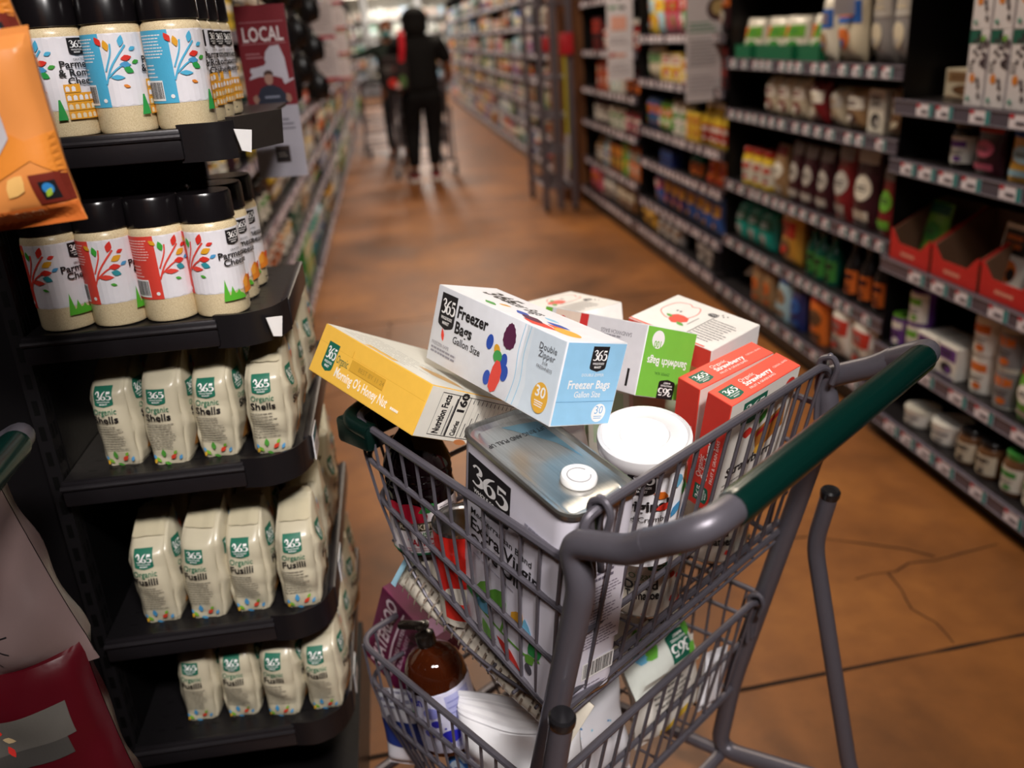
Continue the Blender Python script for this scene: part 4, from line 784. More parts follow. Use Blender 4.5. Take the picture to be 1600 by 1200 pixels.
# ---- pasta bags: a gusseted bag with the top folded back
def pasta_mesh(kind, seed):
    r = random.Random(seed); w_, d_, h_ = .055, .088, .150 + r.uniform(-.004, .006)
    K = [(r.uniform(25, 90), r.uniform(20, 80), r.uniform(0, 6), r.uniform(.4, 1)) for _ in range(8)]; lean = r.uniform(-.004, .004)
    wr = lambda p, q: sum(a * (1 - abs(sin(.6 * (kx * p + ky * q) + ph + 1.3 * sin(30 * q + ph))) * 1.6) for kx, ky, ph, a in K) * .0010
    def half(z):                      # half width and front/back y at height z
        t = z / h_; b = 1 + .10 * sin(pi * min(1, t * 1.05)) - .05 * (t < .02)
        return w_ / 2 * b
    def fr(x, z):
        t = z / h_; u = abs(x) / (w_ / 2); bul = -.010 * sin(pi * min(1, max(0, t)) ** .8) * (1 - min(1, u) ** 2 * .8)
        return bul + wr(x, z) + .0015 * sin(60 * z + 40 * x)
    def pt(u, z):
        """u 0..4 round the bag: 0-1 front, 1-2 right, 2-3 back, 3-4 left"""
        u %= 4; hw = half(z); rc = .012; s = int(u); f = u - s
        c = [(-hw, 0), (hw, 0), (hw, d_), (-hw, d_)]
        a = c[s]; b = c[(s + 1) % 4]; x = a[0] + (b[0] - a[0]) * f; y = a[1] + (b[1] - a[1]) * f
        # round the corners
        e = min(f, 1 - f) * (w_ if s % 2 == 0 else d_)
        if e < rc:
            k = (rc - e) ** 2 / (2 * rc) * .8; cx, cy = 0, d_ / 2; L = math.hypot(x - cx, y - cy); x -= (x - cx) / L * k * 1.3; y -= (y - cy) / L * k * 1.3
        if s == 0: y += fr(x, z)
        elif s == 1: x += .008 * sin(pi * min(1, z / h_)) * sin(pi * f) + wr(y, z + .3)
        elif s == 3: x -= .006 * sin(pi * min(1, z / h_)) * sin(pi * f) + wr(y, z + .7)
        tt = z / h_
        if tt > .80:               # shoulder leaning back to the folded seam
            g = (tt - .80) / .20; y = y + (d_ * .80 - y) * (g ** 1.25) * (.88 if s != 2 else .3); z = z + .018 * g ** .8; x *= 1 - .10 * g
            y += .004 * sin(70 * x + seed) * g; z += .002 * sin(90 * x + seed * 2) * g
        return V((x + lean * tt * 2, y, z))
    mb = MB(); nu, nv = 128, 64
    C_ = 'c6bda4:film'
    mb.grid(lambda a, b: pt(a * 4, b * h_), nu, nv, C_, True)
    n0 = len(mb.v); mb.f.append(list(range(nu))[::-1]); mb.c.append(0); mb.sm.append(False); mb.f.append([(nv - 1) * nu + k for k in range(nu)]); mb.c.append(0); mb.sm.append(False)
    # folded flap lying on the shoulder
    fy = lambda x, t: pt(.5 + x / w_, h_ * (.97 - .09 * t))
    vs = []
    for t in (0, .5, 1):
        for k in range(9): x = -.026 + .052 * k / 8; vs.append(fy(x, t) + V((0, -.0022, .0030 + .0008 * sin(k * 2 + seed))))
    mb.add(vs, [(j * 9 + i, j * 9 + i + 1, j * 9 + i + 10, j * 9 + i + 9) for j in range(2) for i in range(8)], 'c0b69a:film', True)
    def front(x, y, f): x *= .89; p = pt(min(.98, max(.02, .5 + x / w_)), y); return p + V((0, -f, 0))
    a = Art(mb, front, .004, off=.0016, step=.0003)
    a.shield(-.004, .112, .030, .024, '1f6a54'); a.text('Organic', -.004, .0895, .0090, '2f7a5c', .005, align='c', width=.036); a.text(kind, -.004, .0765, .0108, BK, .02, align='c', width=.039 if kind == 'Shells' else .036)
    a.lines(-.026, .028, .019, .072, 10, '55504a', .24, seed)
    for x, y, l, w2, q, c in ((-.004, .002, .003, .0015, 90, '7ab03a'), (-.006, .014, .014, .008, 90, '4f9a3a'), (-.012, .006, .012, .006, 130, '7ab03a'), (.004, .010, .013, .007, 40, 'd8452f'), (.010, .018, .009, .005, 50, '7ab03a'), (-.024, .004, .010, .006, 60, 'e0b03a'), (-.020, .012, .008, .006, 110, '5b9fd0'), (.018, .008, .010, .006, 60, '5b9fd0'), (-.008, .005, .012, .006, -20, '4f9a3a')): a.leaf(x, y, l, w2, q, c if kind == 'Shells' else {'4f9a3a': '4a97c9'}.get(c, c))
    def side(x, y, f): p = pt(1 + min(.98, max(.02, x / d_)), y); return p + V((f, 0, 0))
    a = Art(mb, side, .009, off=.0013, step=.0002)
    a.shield(.030, .112, .026, .026, '1f6a54'); a.text('Organic', .018, .087, .0085, '2f7a5c', .0, width=.034); a.text(kind, .018, .072, .012, BK, .03, width=.045)
    a.poly([(.020, .020), (.075, .012), (.080, .050), (.060, .062), (.035, .050)], 'b37c3c'); a.poly([(.03, .026), (.06, .022), (.066, .044), (.05, .05)], 'a06a2c', True); a.leaf(.05, .135, .014, .008, 20, '5b9fd0'); a.leaf(.06, .125, .012, .008, 60, 'd8452f')
    return mb.mesh('pasta_bag', 60)
PM = {k: [pasta_mesh(k, s) for s in (1, 2, 3, 4)] for k in ('Shells', 'Fusilli')}
def put_bags(kind, z, xs, yoff, rots, shelf, depth, group, scale=1.0):
    pos = ['at the left end', 'second from the left', 'third from the left', 'at the right end']
    for i, x in enumerate(xs):
        for j in range(depth[i]):
            lab = '%s pasta bag %s of the %s shelf%s' % (kind, pos[i], shelf, ['', ', one row back', ', two rows back', ', three rows back', ', four rows back'][j])
            o = link(PM[kind.title()][(i + 2 * j + (1 if z < .5 else 0)) % 4], 'pasta_bag'); jit = [(0, 0), (4, .004), (-5, .006), (3, .002), (-3, .004)][j]
            o.matrix_world = TR(x + jit[1], Y0 + .014 + yoff[i] + j * .118, z + .0005, rots[i] + jit[0]) @ M.Scale(scale, 4)
            tag(o, 'cream ' + lab, 'pasta bag', group)
put_bags('shells', RZ[2], [-.447, -.376, -.305, -.226], [.022, .008, .014, .006], [-10, -7, -6, -4], 'third', [2, 2, 2, 4], 'shell pasta bags on the third shelf', .98)
put_bags('fusilli', RZ[3], [-.444, -.373, -.302, -.222], [.014, .010, .012, .006], [-6, -11, -5, -1], 'fourth', [2, 2, 2, 4], 'fusilli pasta bags on the fourth shelf', 1.04)
put_bags('fusilli', RZ[4], [-.425, -.355, -.287, -.213], [.03, .024, .012, .012], [-8, -5, -12, -6], 'lowest', [2, 2, 2, 4], 'fusilli pasta bags on the lowest shelf', .98)

# ---- orange pouches at the upper left edge
def orange(mbk):
    pass
def pouch_art(a):
    a.rect(-.09, .0, .09, .022, 'c96a2c')
    a.poly([(-.09, .05), (-.03, .075), (.0, .05), (.05, .07), (.09, .04), (.09, .10), (.05, .09), (.02, .11), (-.05, .10), (-.09, .11)], 'd9832f')
    blot(a, 16, ['e0a052', 'c2652a', 'e6b46a', 'b04a22'], .16, .03, .17, .035, 4); a.o += .0002
    a.rect(.043, .024, .075, .056, '6e2418'); a.rect(.050, .028, .066, .048, '14181c'); a.ell(.0575, .040, .0055, .006, '2f7fc0', 14); a.leaf(.053, .031, .012, .006, 50, '9ab83a'); a.text('12.0 OZ', .01, .012, .007, 'e8c8a0', 0)
    a.poly([(-.09, .075), (.015, .075), (.035, .095), (.035, .15), (-.09, .15)], 'b9b4b8'); a.text('SIMPLE', .030, .128, .010, '5a2018', .02, align='r', width=.05); a.text('CARAMELS', .032, .112, .010, '5a2018', .02, align='r', width=.07); a.ell(-.004, .082, .014, .012, '6a3020', 14)
PO = pillow(.15, .20, .06, 'd98a48:film', pouch_art, 41, .004).mesh('caramel_pouch')
for k, (z, y, lb) in enumerate(((1.382, .952, 'orange caramel pouch at the top left edge, above its twin'), (1.252, .948, 'orange caramel pouch at the left edge, below its twin'))):
    o = link(PO, 'caramel_pouch'); o.matrix_world = TR(-.372 - .022 * (1 - k), y + .035 * (1 - k), z + .008 * (1 - k) , -6, 0, -9 + 5 * k) @ M.Scale(.90, 4); tag(o, lb, 'bag', 'orange caramel pouches')
cs = empty('clip_strip', TR(-.47, 1.03, 1.20), 'black hanging strip holding the orange pouches', 'display strip'); m = MB(); m.box(-.012, 0, 0, .012, .006, .8, BLK); m.build('strip', cs)
m = MB()
for zz in (.12, .24): m.tube([(0, 0, zz + .06), (.03, -.02, zz + .07), (.05, -.03, zz + .06)], .0025, '8a878a:metal')
m.build('hook', cs)
# ---- bags at the lower left edge, stacked on a low black stand
st = MB(); st.rbox(-.69, .62, 0, -.42, 1.07, .44, '141214:coat', .006); tag(st.build('low_stand'), 'low black stand under the red bag at the left edge', 'display stand')
def ws(a):
    a.text('GOODNESS', .075, .145, .016, 'd85a30', .03, align='r', width=.12); a.ell(.018, .09, .012, .012, BK, 16)
    for q in (-70, -35, 0, 35, 70): a.line([(.018 + .02 * cos(RD(q)), .085 + .02 * sin(RD(q))), (.018 + .038 * cos(RD(q)), .085 + .038 * sin(RD(q)))], .0014, BK)
place('pale_bag', pillow(.22, .33, .10, '6e5c5a:film', ws, 51, .009, seal=.02), TR(-.545, 1.035, .660, -8, -4, -16), 'large pale pink bag at the left edge above the red bag', 'bag')  # pale bag's base colour is darkened to carry the shade at this edge
def rs(a):
    a.text('AND', .02, .075, .017, 'e0c8cc', .02, align='r'); a.text('SWEET', .045, .052, .017, 'e0c8cc', .02, align='r'); a.rect(-.06, .13, .09, .185, '3f3c39'); a.rect(.0, .155, .10, .2, '55514c'); blot(a, 8, ['c9302a', '5aa53f', 'b8a07a'], .15, .14, .19, .016, 5); a.ell(.03, .02, .018, .01, '120c0e', 14); a.line([(-.05, .10), (.0, .12), (.07, .11), (.09, .08)], .0012, '4a0810')
place('red_bag', pillow(.25, .27, .11, '480812:film', rs, 53, .008), TR(-.535, 1.00, .445, -4, -6, -10), 'red bag at the lower left corner, shade painted into its colour', 'bag')  # darker base red stands in for the shade low on the left

# ---- red and grey LOCAL card hanging behind the rack
t = empty('hanging_card', TR(-.268, 1.9, 1.160, -3), 'red and grey card reading LOCAL, hung behind the cheese jars', 'sign'); CW, CH = .096, .322
m = MB(); m.box(0, 0, 0, CW, .0012, CH, 'b3aeb8'); a = Art(m, plane((0, 0, 0), (1, 0, 0), (0, 0, 1)), off=.0003, step=.0001)
a.rect(0, CH * .43, CW, CH, '7d1c26'); a.rect(.006, CH * .905, CW - .006, CH * .908, 'c08a90'); a.text('LOCAL', CW / 2, CH * .80, .026, 'e6d8d8', .02, width=CW * .80, align='c'); a.rect(.006, CH * .785, CW - .006, CH * .788, 'c08a90')
a.lines(.010, CH * .70, .045, CH * .74, 2, 'c08a90', .3)
a.poly([(CW * x, CH * y) for x, y in [(.60, .77), (.78, .775), (.86, .70), (.88, .62), (.90, .56), (.84, .57), (.98, .585), (.99, .575), (.80, .55), (.78, .56), (.76, .585), (.62, .60), (.30, .60), (.10, .585), (.12, .60), (.18, .615), (.14, .63), (.16, .65), (.30, .655), (.44, .665), (.48, .68), (.46, .70), (.50, .74)]], 'c9c2cc')
X_ = lambda pts: [(CW * x, CH * y) for x, y in pts]
a.poly(X_([(.18, .44), (.22, .49), (.30, .535), (.42, .55), (.56, .55), (.70, .53), (.80, .49), (.84, .44)]), '2c3040'); a.poly(X_([(.18, .44), (.13, .46), (.12, .485), (.20, .50), (.25, .47)]), 'a07a6a'); a.poly(X_([(.84, .44), (.90, .46), (.88, .49), (.80, .50), (.78, .46)]), 'a07a6a')
a.ell(CW * .49, CH * .585, CW * .085, CH * .034, 'b08878', 16); a.poly(X_([(.40, .60), (.40, .62), (.46, .635), (.54, .635), (.59, .62), (.585, .60), (.54, .612), (.45, .612)]), '4a3028'); a.rect(CW * .36, CH * .475, CW * .66, CH * .487, '8a8ea0')
a.lines(CW * .35, CH * .28, CW * .9, CH * .36, 3, '6d6872', .3); a.lines(CW * .2, CH * .22, CW * .6, CH * .24, 1, '5a555f', .4); a.rect(CW * .40, CH * .09, CW * .70, CH * .19, '3a2c28'); a.rect(CW * .43, CH * .10, CW * .67, CH * .165, '1f1a1c'); a.lines(CW * .45, CH * .12, CW * .65, CH * .155, 2, '8a8078', .4)
m.build('card', t); m = MB(); m.tube([(CW / 2, .004, CH), (CW / 2, .004, CH + .12)], .0015, '6a686c:metal'); m.build('hanger', t)
# ------------------------------------------------------------------ products for the long shelves (front faces -y in local space)
PC = {}
def soft(col): return col + ':film'
def product(kind, w_, d_, h_, c1, c2, c3, v=0):
    """w: along the shelf, d: depth; c1 body, c2 label, c3 accent. Returns (mesh, lid mesh or None)"""
    k = (kind, w_, d_, h_, c1, c2, c3, v)
    if k in PC: return PC[k]
    mb = MB(); lid = None; r = random.Random(hash((kind, c1, c2, v)) % 9999 if False else len(PC))
    if kind in ('jar', 'can', 'bottle', 'tub'):
        R_ = min(w_, d_) / 2
        pr = {'jar': [(R_ * .9, 0), (R_, .006), (R_, h_ * .72), (R_ * .86, h_ * .82), (R_ * .8, h_ * .86)],
              'can': [(R_ * .94, 0), (R_, .002), (R_, .006), (R_ * .975, .008), (R_ * .975, h_ - .008), (R_, h_ - .006), (R_, h_), (R_ * .93, h_), (R_ * .9, h_ - .004)],
              'bottle': [(R_ * .9, 0), (R_, .008), (R_, h_ * .55), (R_ * .85, h_ * .66), (R_ * .4, h_ * .82), (R_ * .36, h_ * .92)],
              'tub': [(R_ * .85, 0), (R_ * .88, .004), (R_, h_ * .85), (R_ * 1.04, h_ * .86), (R_ * 1.04, h_), (R_ * .95, h_), (R_ * .9, h_ * .97)]}[kind]
        mb.lathe(pr, c1 + ':gloss', 20)
        a = Art(mb, cyl(R_ * (1 if kind != 'tub' else .97)), .02, off=.0012, step=.0006)
        yb, yt = {'jar': (.12, .66), 'can': (.06, .94), 'bottle': (.1, .5), 'tub': (.15, .75)}[kind]; yb *= h_; yt *= h_; W_ = R_ * 2.6
        a.rect(-W_ / 2, yb, W_ / 2, yt, c2); a.rect(-W_ * .3, yb + (yt - yb) * .6, W_ * .3, yb + (yt - yb) * .85, c3); a.lines(-W_ * .25, yb + (yt - yb) * .3, W_ * .25, yb + (yt - yb) * .5, 2, '3a3638', .4, 2); a.ell(W_ * .1, yb + (yt - yb) * .18, W_ * .12, (yt - yb) * .1, c3, 12)
        if kind in ('jar', 'bottle'):
            m = MB(); q = R_ * (.88 if kind == 'jar' else .42); z = h_ * (.84 if kind == 'jar' else .9)
            m.lathe([(q * .96, z), (q, z + .003), (q, h_ - .003), (q * .94, h_), (q * .1, h_)], (c3 if v % 2 else '1a1819') + ':gloss', 20); lid = m.mesh('lid')
    elif kind == 'carton':
        mb.rbox(-w_ / 2, 0, 0, w_ / 2, d_, h_, c1, .0015, 1); a = Art(mb, plane((-w_ / 2, 0, 0), (1, 0, 0), (0, 0, 1)), off=.0006, step=.0004)
        a.rect(w_ * .06, h_ * .55, w_ * .94, h_ * .92, c2); a.lines(w_ * .15, h_ * .62, w_ * .85, h_ * .86, 2, c3, .6, 3); a.ell(w_ * .5, h_ * .3, w_ * .3, h_ * .17, c3, 16); a.ell(w_ * .62, h_ * .26, w_ * .15, h_ * .1, c2, 12); a.rect(w_ * .06, h_ * .03, w_ * .94, h_ * .07, c2)
    else:        # pouch or pillow bag, optional header and window
        K = [(r.uniform(15, 40), r.uniform(15, 40), r.uniform(0, 6)) for _ in range(4)]; wr = d_ * .05
        def pt(x, y, s, off=0):
            t = y / h_; u = abs(2 * x / w_); e = max(0, 1 - abs(2 * t - 1) ** 4) if kind == 'bag' else max(0, (1 - t ** 3)) * min(1, .55 + t * 2)
            dd = d_ / 2 * e ** .6 * max(0, 1 - u ** 3) ** .5 + .001; q = sum(sin(a_ * x + b_ * y + p) for a_, b_, p in K) * wr * min(1, 4 * (1 - min(1, u))) * min(1, 5 * max(0, 1 - t))
            z = y + (.02 * sin(3 * x / w_ + r0) if kind == 'bag' and t > .9 else 0) * h_ * .6
            return V((x * (1 - .06 * sin(pi * t)), d_ / 2 - s * (dd + q * .6 + off), z))
        r0 = r.uniform(0, 3)
        for s in (1, -1): mb.grid(lambda a_, b_: pt((a_ - .5) * w_, b_ * h_, s), 18, 16, c1 + ':film')
        a = Art(mb, lambda x, y, f: pt(x, y, 1, f), .02, off=.0022, step=.0008)
        if kind == 'bag':
            a.rect(-w_ * .42, h_ * .5, w_ * .42, h_ * .78, c2); a.lines(-w_ * .3, h_ * .56, w_ * .3, h_ * .72, 2, c3, .6, 3); a.ell(-w_ * .05, h_ * .3, w_ * .28, h_ * .14, c3, 14); a.leaf(-w_ * .3, h_ * .2, w_ * .4, w_ * .2, 20, c2)
        else:
            a.rect(-w_ * .46, h_ * .80, w_ * .46, h_ * .97, c3); a.ell(0, h_ * .50, w_ * .36, h_ * .16, c2, 18); a.lines(-w_ * .24, h_ * .45, w_ * .24, h_ * .54, 2, '3a3638', .5, 3); a.rect(-w_ * .36, h_ * .10, w_ * .36, h_ * .22, c2)
    PC[k] = (mb.mesh('product'), lid); return PC[k]
KN = {'jar': 'glass_jar', 'can': 'food_can', 'bottle': 'sauce_bottle', 'tub': 'plastic_tub', 'carton': 'food_carton', 'bag': 'snack_bag', 'pouch': 'stand_up_pouch'}
CW_ = {'jar': 'jar', 'can': 'can', 'bottle': 'bottle', 'tub': 'tub', 'carton': 'carton', 'bag': 'bag', 'pouch': 'pouch'}
CNAME = {'e8e4dc': 'white', 'ddd8cc': 'off-white', 'cfc4ae': 'beige', 'e3c23a': 'yellow', 'd9a441': 'golden', 'd8702c': 'orange', 'c0392b': 'red', '7a1c22': 'dark red', '3a1420': 'maroon', '3f8f3f': 'green', '6cae3a': 'lime green', '0f5c4c': 'deep green', '158a80': 'teal', '2b5fb0': 'blue', '1c2c6a': 'navy', '6a3f8f': 'purple', '221e20': 'black', '6b4a30': 'brown', '9a7a58': 'tan', 'c8607a': 'pink', '8a8688': 'grey', 'a8cfe0': 'pale blue', 'b8b4b0': 'silver'}
ORD = ['lowest', 'second', 'third', 'fourth', 'fifth', 'sixth', 'seventh']
USED = set()
def run(side, bay, ba, lv, y, x, z, kind, n, w_, d_, h_, c1, c2, c3, gap=.012, v=0, stack=1, rz=0, jit=3):
    """n copies in a row along y. side 'R': fronts face -x, 'L': fronts face +x"""
    me, lid = product(kind, w_, d_, h_, c1, c2, c3, v)
    lab = '%s %s with %s on the %s shelf, %s' % (CNAME[c1], CW_[kind], CNAME[c2] + ' label' if c2 != c1 else CNAME[c3] + ' print', ORD[lv], ba)
    if lab in USED:
        lab = '%s %s with %s and %s on the %s shelf, %s' % (CNAME[c1], CW_[kind], CNAME[c2], CNAME[c3], ORD[lv], ba)
    grp = lab.replace(' %s with' % CW_[kind], ' %ss with' % CW_[kind]); dup_ = 0
    while lab in USED: dup_ += 1; lab = lab.replace(', ' + ba, ', farther along ' + ba) if dup_ == 1 else lab.replace('farther along', 'far end of') if dup_ == 2 else lab + ' '
    lab = lab.strip(); USED.add(lab)
    for i in range(n):
        for s in range(stack):
            yy = y + w_ / 2 + i * (w_ + gap)
            o = link(me, KN[kind]); a_ = -90 if side == 'R' else 90
            sx = 1 if side == 'R' else -1
            a_ += random.uniform(-jit, jit) + rz
            cyl_ = kind in ('jar', 'can', 'bottle', 'tub')
            off = (min(w_, d_) / 2 if cyl_ else 0)
            o.matrix_world = TR(x + sx * (off + .02 + random.uniform(0, .012)), yy, z + .0006 + s * (h_ + .0008), a_)
            tag(o, lab, CW_[kind], grp if n * stack > 1 else None)
            if lid: link(lid, 'lid', o)
    return y + n * (w_ + gap)
def gondola(side, name, label, y0, y1, zs, xf, tag_w=.06, tag_n=None, base=True, dens=1.0, teal=True, strip='5a5462'):
    """shelving bay: boards, price strips with tags, back, uprights. xf: x of the shelf fronts"""
    sx = 1 if side == 'R' else -1; D = .46; root = empty('shelving_unit', M.Identity(4), label, 'shelving', None)
    fx = lambda x, a_, b_: (min(x + sx * a_, x + sx * b_), max(x + sx * a_, x + sx * b_))
    r = random.Random(int(y0 * 10) + (5 if side == 'R' else 0))
    for i, z in enumerate(zs):
        x = xf - sx * .04 * (i == 0)
        m = MB(); a_, b_ = fx(x, .002, D); m.box(a_, y0 + .004, z - .028, b_, y1 - .004, z, '242124:coat'); s = m.build('shelf', root)
        m = MB(); a_, b_ = fx(x, -.008, .002); m.box(a_, y0 + .004, z - .044, b_, y1 - .004, z + .004, strip + ':gloss'); ln = x - sx * .0082
        for q in (.0, -.04): a_, b_ = fx(x, -.011, -.008); m.box(a_, y0 + .004, z + q - .002, b_, y1 - .004, z + q + .001, '8a8490:gloss')
        m.build('price_strip', s)
        y = y0 + r.uniform(.02, .08)
        while y < y1 - tag_w - .02:
            t = MB(); a_, b_ = fx(x, -.0098, -.0084); w_ = tag_w * r.uniform(.85, 1.1)
            t.box(a_, y, z - .038, b_, y + w_, z - .002, 'f0ebf6'); A_ = Art(t, lambda u, v_, f: V((x - sx * (.0098 + f), u, v_)), off=.0004, step=.0003)
            f0 = y + w_ if side == 'R' else y; dr = -1 if side == 'R' else 1
            A_.rect(min(f0, f0 + dr * w_ * .22), z - .014, max(f0, f0 + dr * w_ * .22), z - .002, 'c23a4a')
            if teal: g0 = f0 + dr * w_ * .78; A_.rect(min(g0, f0 + dr * w_), z - .038, max(g0, f0 + dr * w_), z - .002, '2f8a8c')
            A_.rect(min(f0 + dr * w_ * .3, f0 + dr * w_ * .7), z - .03, max(f0 + dr * w_ * .3, f0 + dr * w_ * .7), z - .02, '6a6470')
            t.build('price_tag', s); y += w_ + (r.choice([.03, .05, .09, .14, .22]) if dens < 1 else r.choice([.02, .04, .08]))
    m = MB(); a_, b_ = fx(xf, D, D + .03); m.box(a_, y0 + .002, 0, b_, y1 - .002, 2.3, '131113:rough'); m.build('back_panel', root)
    for yy in (y0, y1 - .004): m = MB(); a_, b_ = fx(xf, D - .03, D + .01); a2, b2 = fx(xf, .02, D); m.box(a2, yy + .001, zs[0] - .03, b2, yy + .003, 2.25, '161416:coat'); m.build('side_panel', root)
    m = MB(); a_, b_ = fx(xf, -.015, D); m.box(a_, y0 + .002, 0, b_, y1 - .002, zs[0] - .045, '1a1412:coat'); m.build('kick_base', root)
    return root
W, OWH, BE, YE, GO, OR, RD_, DR_, MA, GR, LG, DG, TE, BL, NA, PU, BK_, BN, TA, PK, GY, PB, SI = CNAME.keys()
XR = 1.65
# bay D, nearest on the right
bd = 'nearest right bay'
zD = [.10, .31, .615, .942, 1.125, 1.62]
gondola('R', 'd', 'nearest shelving bay on the right, with red display cartons', 1.30, 2.815, zD, XR - .035, .085, dens=1)
x = XR - .035
L = lambda ba, lv, zs, items, y, y1, side='R', xf=None: None
def fill(side, ba, lv, z, xf, y, items):
    for it in items:
        if it[0] == 'gap': y += it[1]; continue
        kind, n, w_, d_, h_, c1, c2, c3 = it[:8]; kw = it[8] if len(it) > 8 else {}
        y = run(side, 0, ba, lv, y, xf, z, kind, n, w_, d_, h_, c1, c2, c3, **kw)
fill('R', bd, 0, zD[0], x - .04, 1.72, [('jar', 4, .085, .085, .13, '6b4a30', OWH, GR, {'v': 1}), ('gap', .02), ('jar', 2, .08, .08, .11, BN, BE, BK_), ('gap', .03), ('tub', 1, .12, .12, .07, W, W, GY), ('gap', .02), ('tub', 1, .11, .11, .06, OWH, W, GY)])
fill('R', bd, 1, zD[1], x, 1.78, [('pouch', 2, .10, .06, .17, YE, GR, DG), ('gap', .01), ('pouch', 1, .10, .06, .17, LG, W, RD_), ('gap', .01), ('can', 1, .095, .095, .118, OWH, GY, OR, {'stack': 2}), ('gap', .01), ('can', 1, .10, .10, .118, W, W, OR, {'stack': 2}), ('gap', .02), ('carton', 2, .10, .12, .105, W, PU, BK_), ('can', 1, .085, .085, .11, PU, W, LG, {'stack': 2}), ('can', 1, .085, .085, .11, LG, PU, W, {'stack': 1})])
fill('R', bd, 3, zD[3], x, 1.95, [('bag', 1, .12, .07, .135, NA, W, YE), ('gap', .07), ('pouch', 1, .14, .06, .145, GO, PB, BL), ('gap', .02), ('pouch', 1, .12, .06, .145, MA, PK, RD_), ('gap', .02), ('jar', 1, .10, .10, .14, BK_, W, PU), ('gap', .04)])
fill('R', bd, 4, zD[4], x, 2.02, [('carton', 2, .095, .08, .20, OWH, GR, RD_, {'stack': 2, 'gap': .004})])
# juice cartons with grapes
def grape():
    mb = MB(); mb.rbox(-.042, 0, 0, .042, .07, .20, 'dedadf', .002, 1); a = Art(mb, plane((-.042, 0, 0), (1, 0, 0), (0, 0, 1)), off=.0006, step=.0003); r = random.Random(5)
    a.rect(0, .165, .05, .2, '0f5c4c')
    for i in range(26): a.ell(.05 + r.uniform(-.024, .030), .145 + r.uniform(-.04, .045), .0065, .0065, r.choice(['2a1420', '3a1a2c', '1c0e18']), 10, 0, False)
    a.o += .0003; a.leaf(.05, .175, .024, .016, 20, '6cae3a'); a.ell(.03, .075, .012, .013, 'd9842c', 14); a.lines(.008, .09, .03, .12, 3, '2a2628', .4)
    for x_, y_ in ((.055, .07), (.06, .055), (.066, .03)): a.ell(x_, y_, .006, .009, '2a1420', 10)
    a.ell(.02, .02, .007, .007, '2f8f7a', 12); return mb.mesh('juice_carton')
GC = grape(); k_ = 0
for s in range(2):
    for i in range(3):
        o = link(GC, 'juice_carton'); o.matrix_world = TR(x + .022, 2.27 + i * .092, zD[4] + .0006 + s * .201, -90); tag(o, 'grape juice carton, %s from the right, %s row, upper right shelf' % (['first', 'second', 'third'][i], ['lower', 'upper'][s]), 'carton', 'grape juice cartons')
fill('R', bd, 4, zD[4], x + .10, 2.55, [('carton', 1, .22, .15, .085, BE, TA, BN)])
# slanted red display trays with pouches
def tray(y, lab):
    t = empty('display_tray', TR(x + .015, y, zD[2] + .0006, -90), lab, 'display tray', 'red display trays on the right'); w_, d_, h_ = .228, .20, .19
    m = MB(); m.box(0, 0, 0, w_, .003, .055, 'cf2f2b')
    m.add([V(p) for p in [(0, -.0005, .05), (w_ * .25, -.0005, .05), (w_ * .08, -.0005, .085), (0, -.0005, .10), (w_, -.0005, .05), (w_ * .75, -.0005, .05), (w_ * .92, -.0005, .085), (w_, -.0005, .10)]] + [V(p) for p in [(0, .0025, .05), (w_ * .25, .0025, .05), (w_ * .08, .0025, .085), (0, .0025, .10), (w_, .0025, .05), (w_ * .75, .0025, .05), (w_ * .92, .0025, .085), (w_, .0025, .10)]],
          [(0, 1, 2, 3), (4, 7, 6, 5), (8, 11, 10, 9), (12, 13, 14, 15), (0, 3, 11, 8), (1, 9, 10, 2), (4, 12, 15, 7), (5, 6, 14, 13), (2, 10, 11, 3), (6, 7, 15, 14)], 'cf2f2b')
    a = Art(m, plane((0, 0, 0), (1, 0, 0), (0, 0, 1)), off=.0005); a.lines(w_ * .3, .018, w_ * .75, .032, 1, 'e8a08a', .8); m.build('front_lip', t)
    for xx in (0, w_ - .004):
        m = MB(); m.add([V(p) for p in [(xx, .003, 0), (xx, d_, 0), (xx, d_, h_), (xx, d_ * .85, h_), (xx, .003, .09), (xx + .004, .003, 0), (xx + .004, d_, 0), (xx + .004, d_, h_), (xx + .004, d_ * .85, h_), (xx + .004, .003, .09)]], [(0, 1, 2, 3, 4), (9, 8, 7, 6, 5), (0, 5, 6, 1), (1, 6, 7, 2), (2, 7, 8, 3), (3, 8, 9, 4), (4, 9, 5, 0)], '7a5a44')
        a = Art(m, lambda u, v_, f, q=xx: V((q - f if q == 0 else q + .004 + f, u, v_)), off=.0003); 
        for p in ([(.003, .075), (.003, .092), (d_ * .85, h_), (d_ * .92, h_), (d_ * .80, h_ * .9)],): a.poly(p, 'cf2f2b')
        m.build('side_wall', t)
    m = MB(); m.box(.004, .003, 0, w_ - .004, d_, .004, '7a5a44'); m.box(.004, d_ - .003, .004, w_ - .004, d_, h_, '5a4232'); m.build('base', t)
    return t
tray(2.80, 'red-lipped cardboard tray holding green pouch, farthest of the row'); tray(2.555, 'red-lipped cardboard tray, middle of the row, mostly empty'); tray(2.31, 'red-lipped cardboard tray with orange-topped packs, nearest of the row')
for yy, c1, c2, c3, lb in ((2.70, LG, GR, DG, 'green pouch standing in the farthest red tray'), (2.30, W, BK_, OR, 'white pack with orange top in the nearest red tray')):
    me, _ = product('pouch' if c1 == LG else 'carton', .12, .04, .19, c1, c2, c3); o = link(me, 'snack_pack'); o.matrix_world = TR(x + .08, yy, zD[2] + .0055, -90, -10); tag(o, lb, 'pouch' if c1 == LG else 'carton')
fill('R', bd, 2, zD[2], x, 1.75, [('bag', 1, .17, .08, .20, OWH, GO, BN), ('gap', .005), ('bag', 1, .16, .08, .20, W, RD_, YE)])

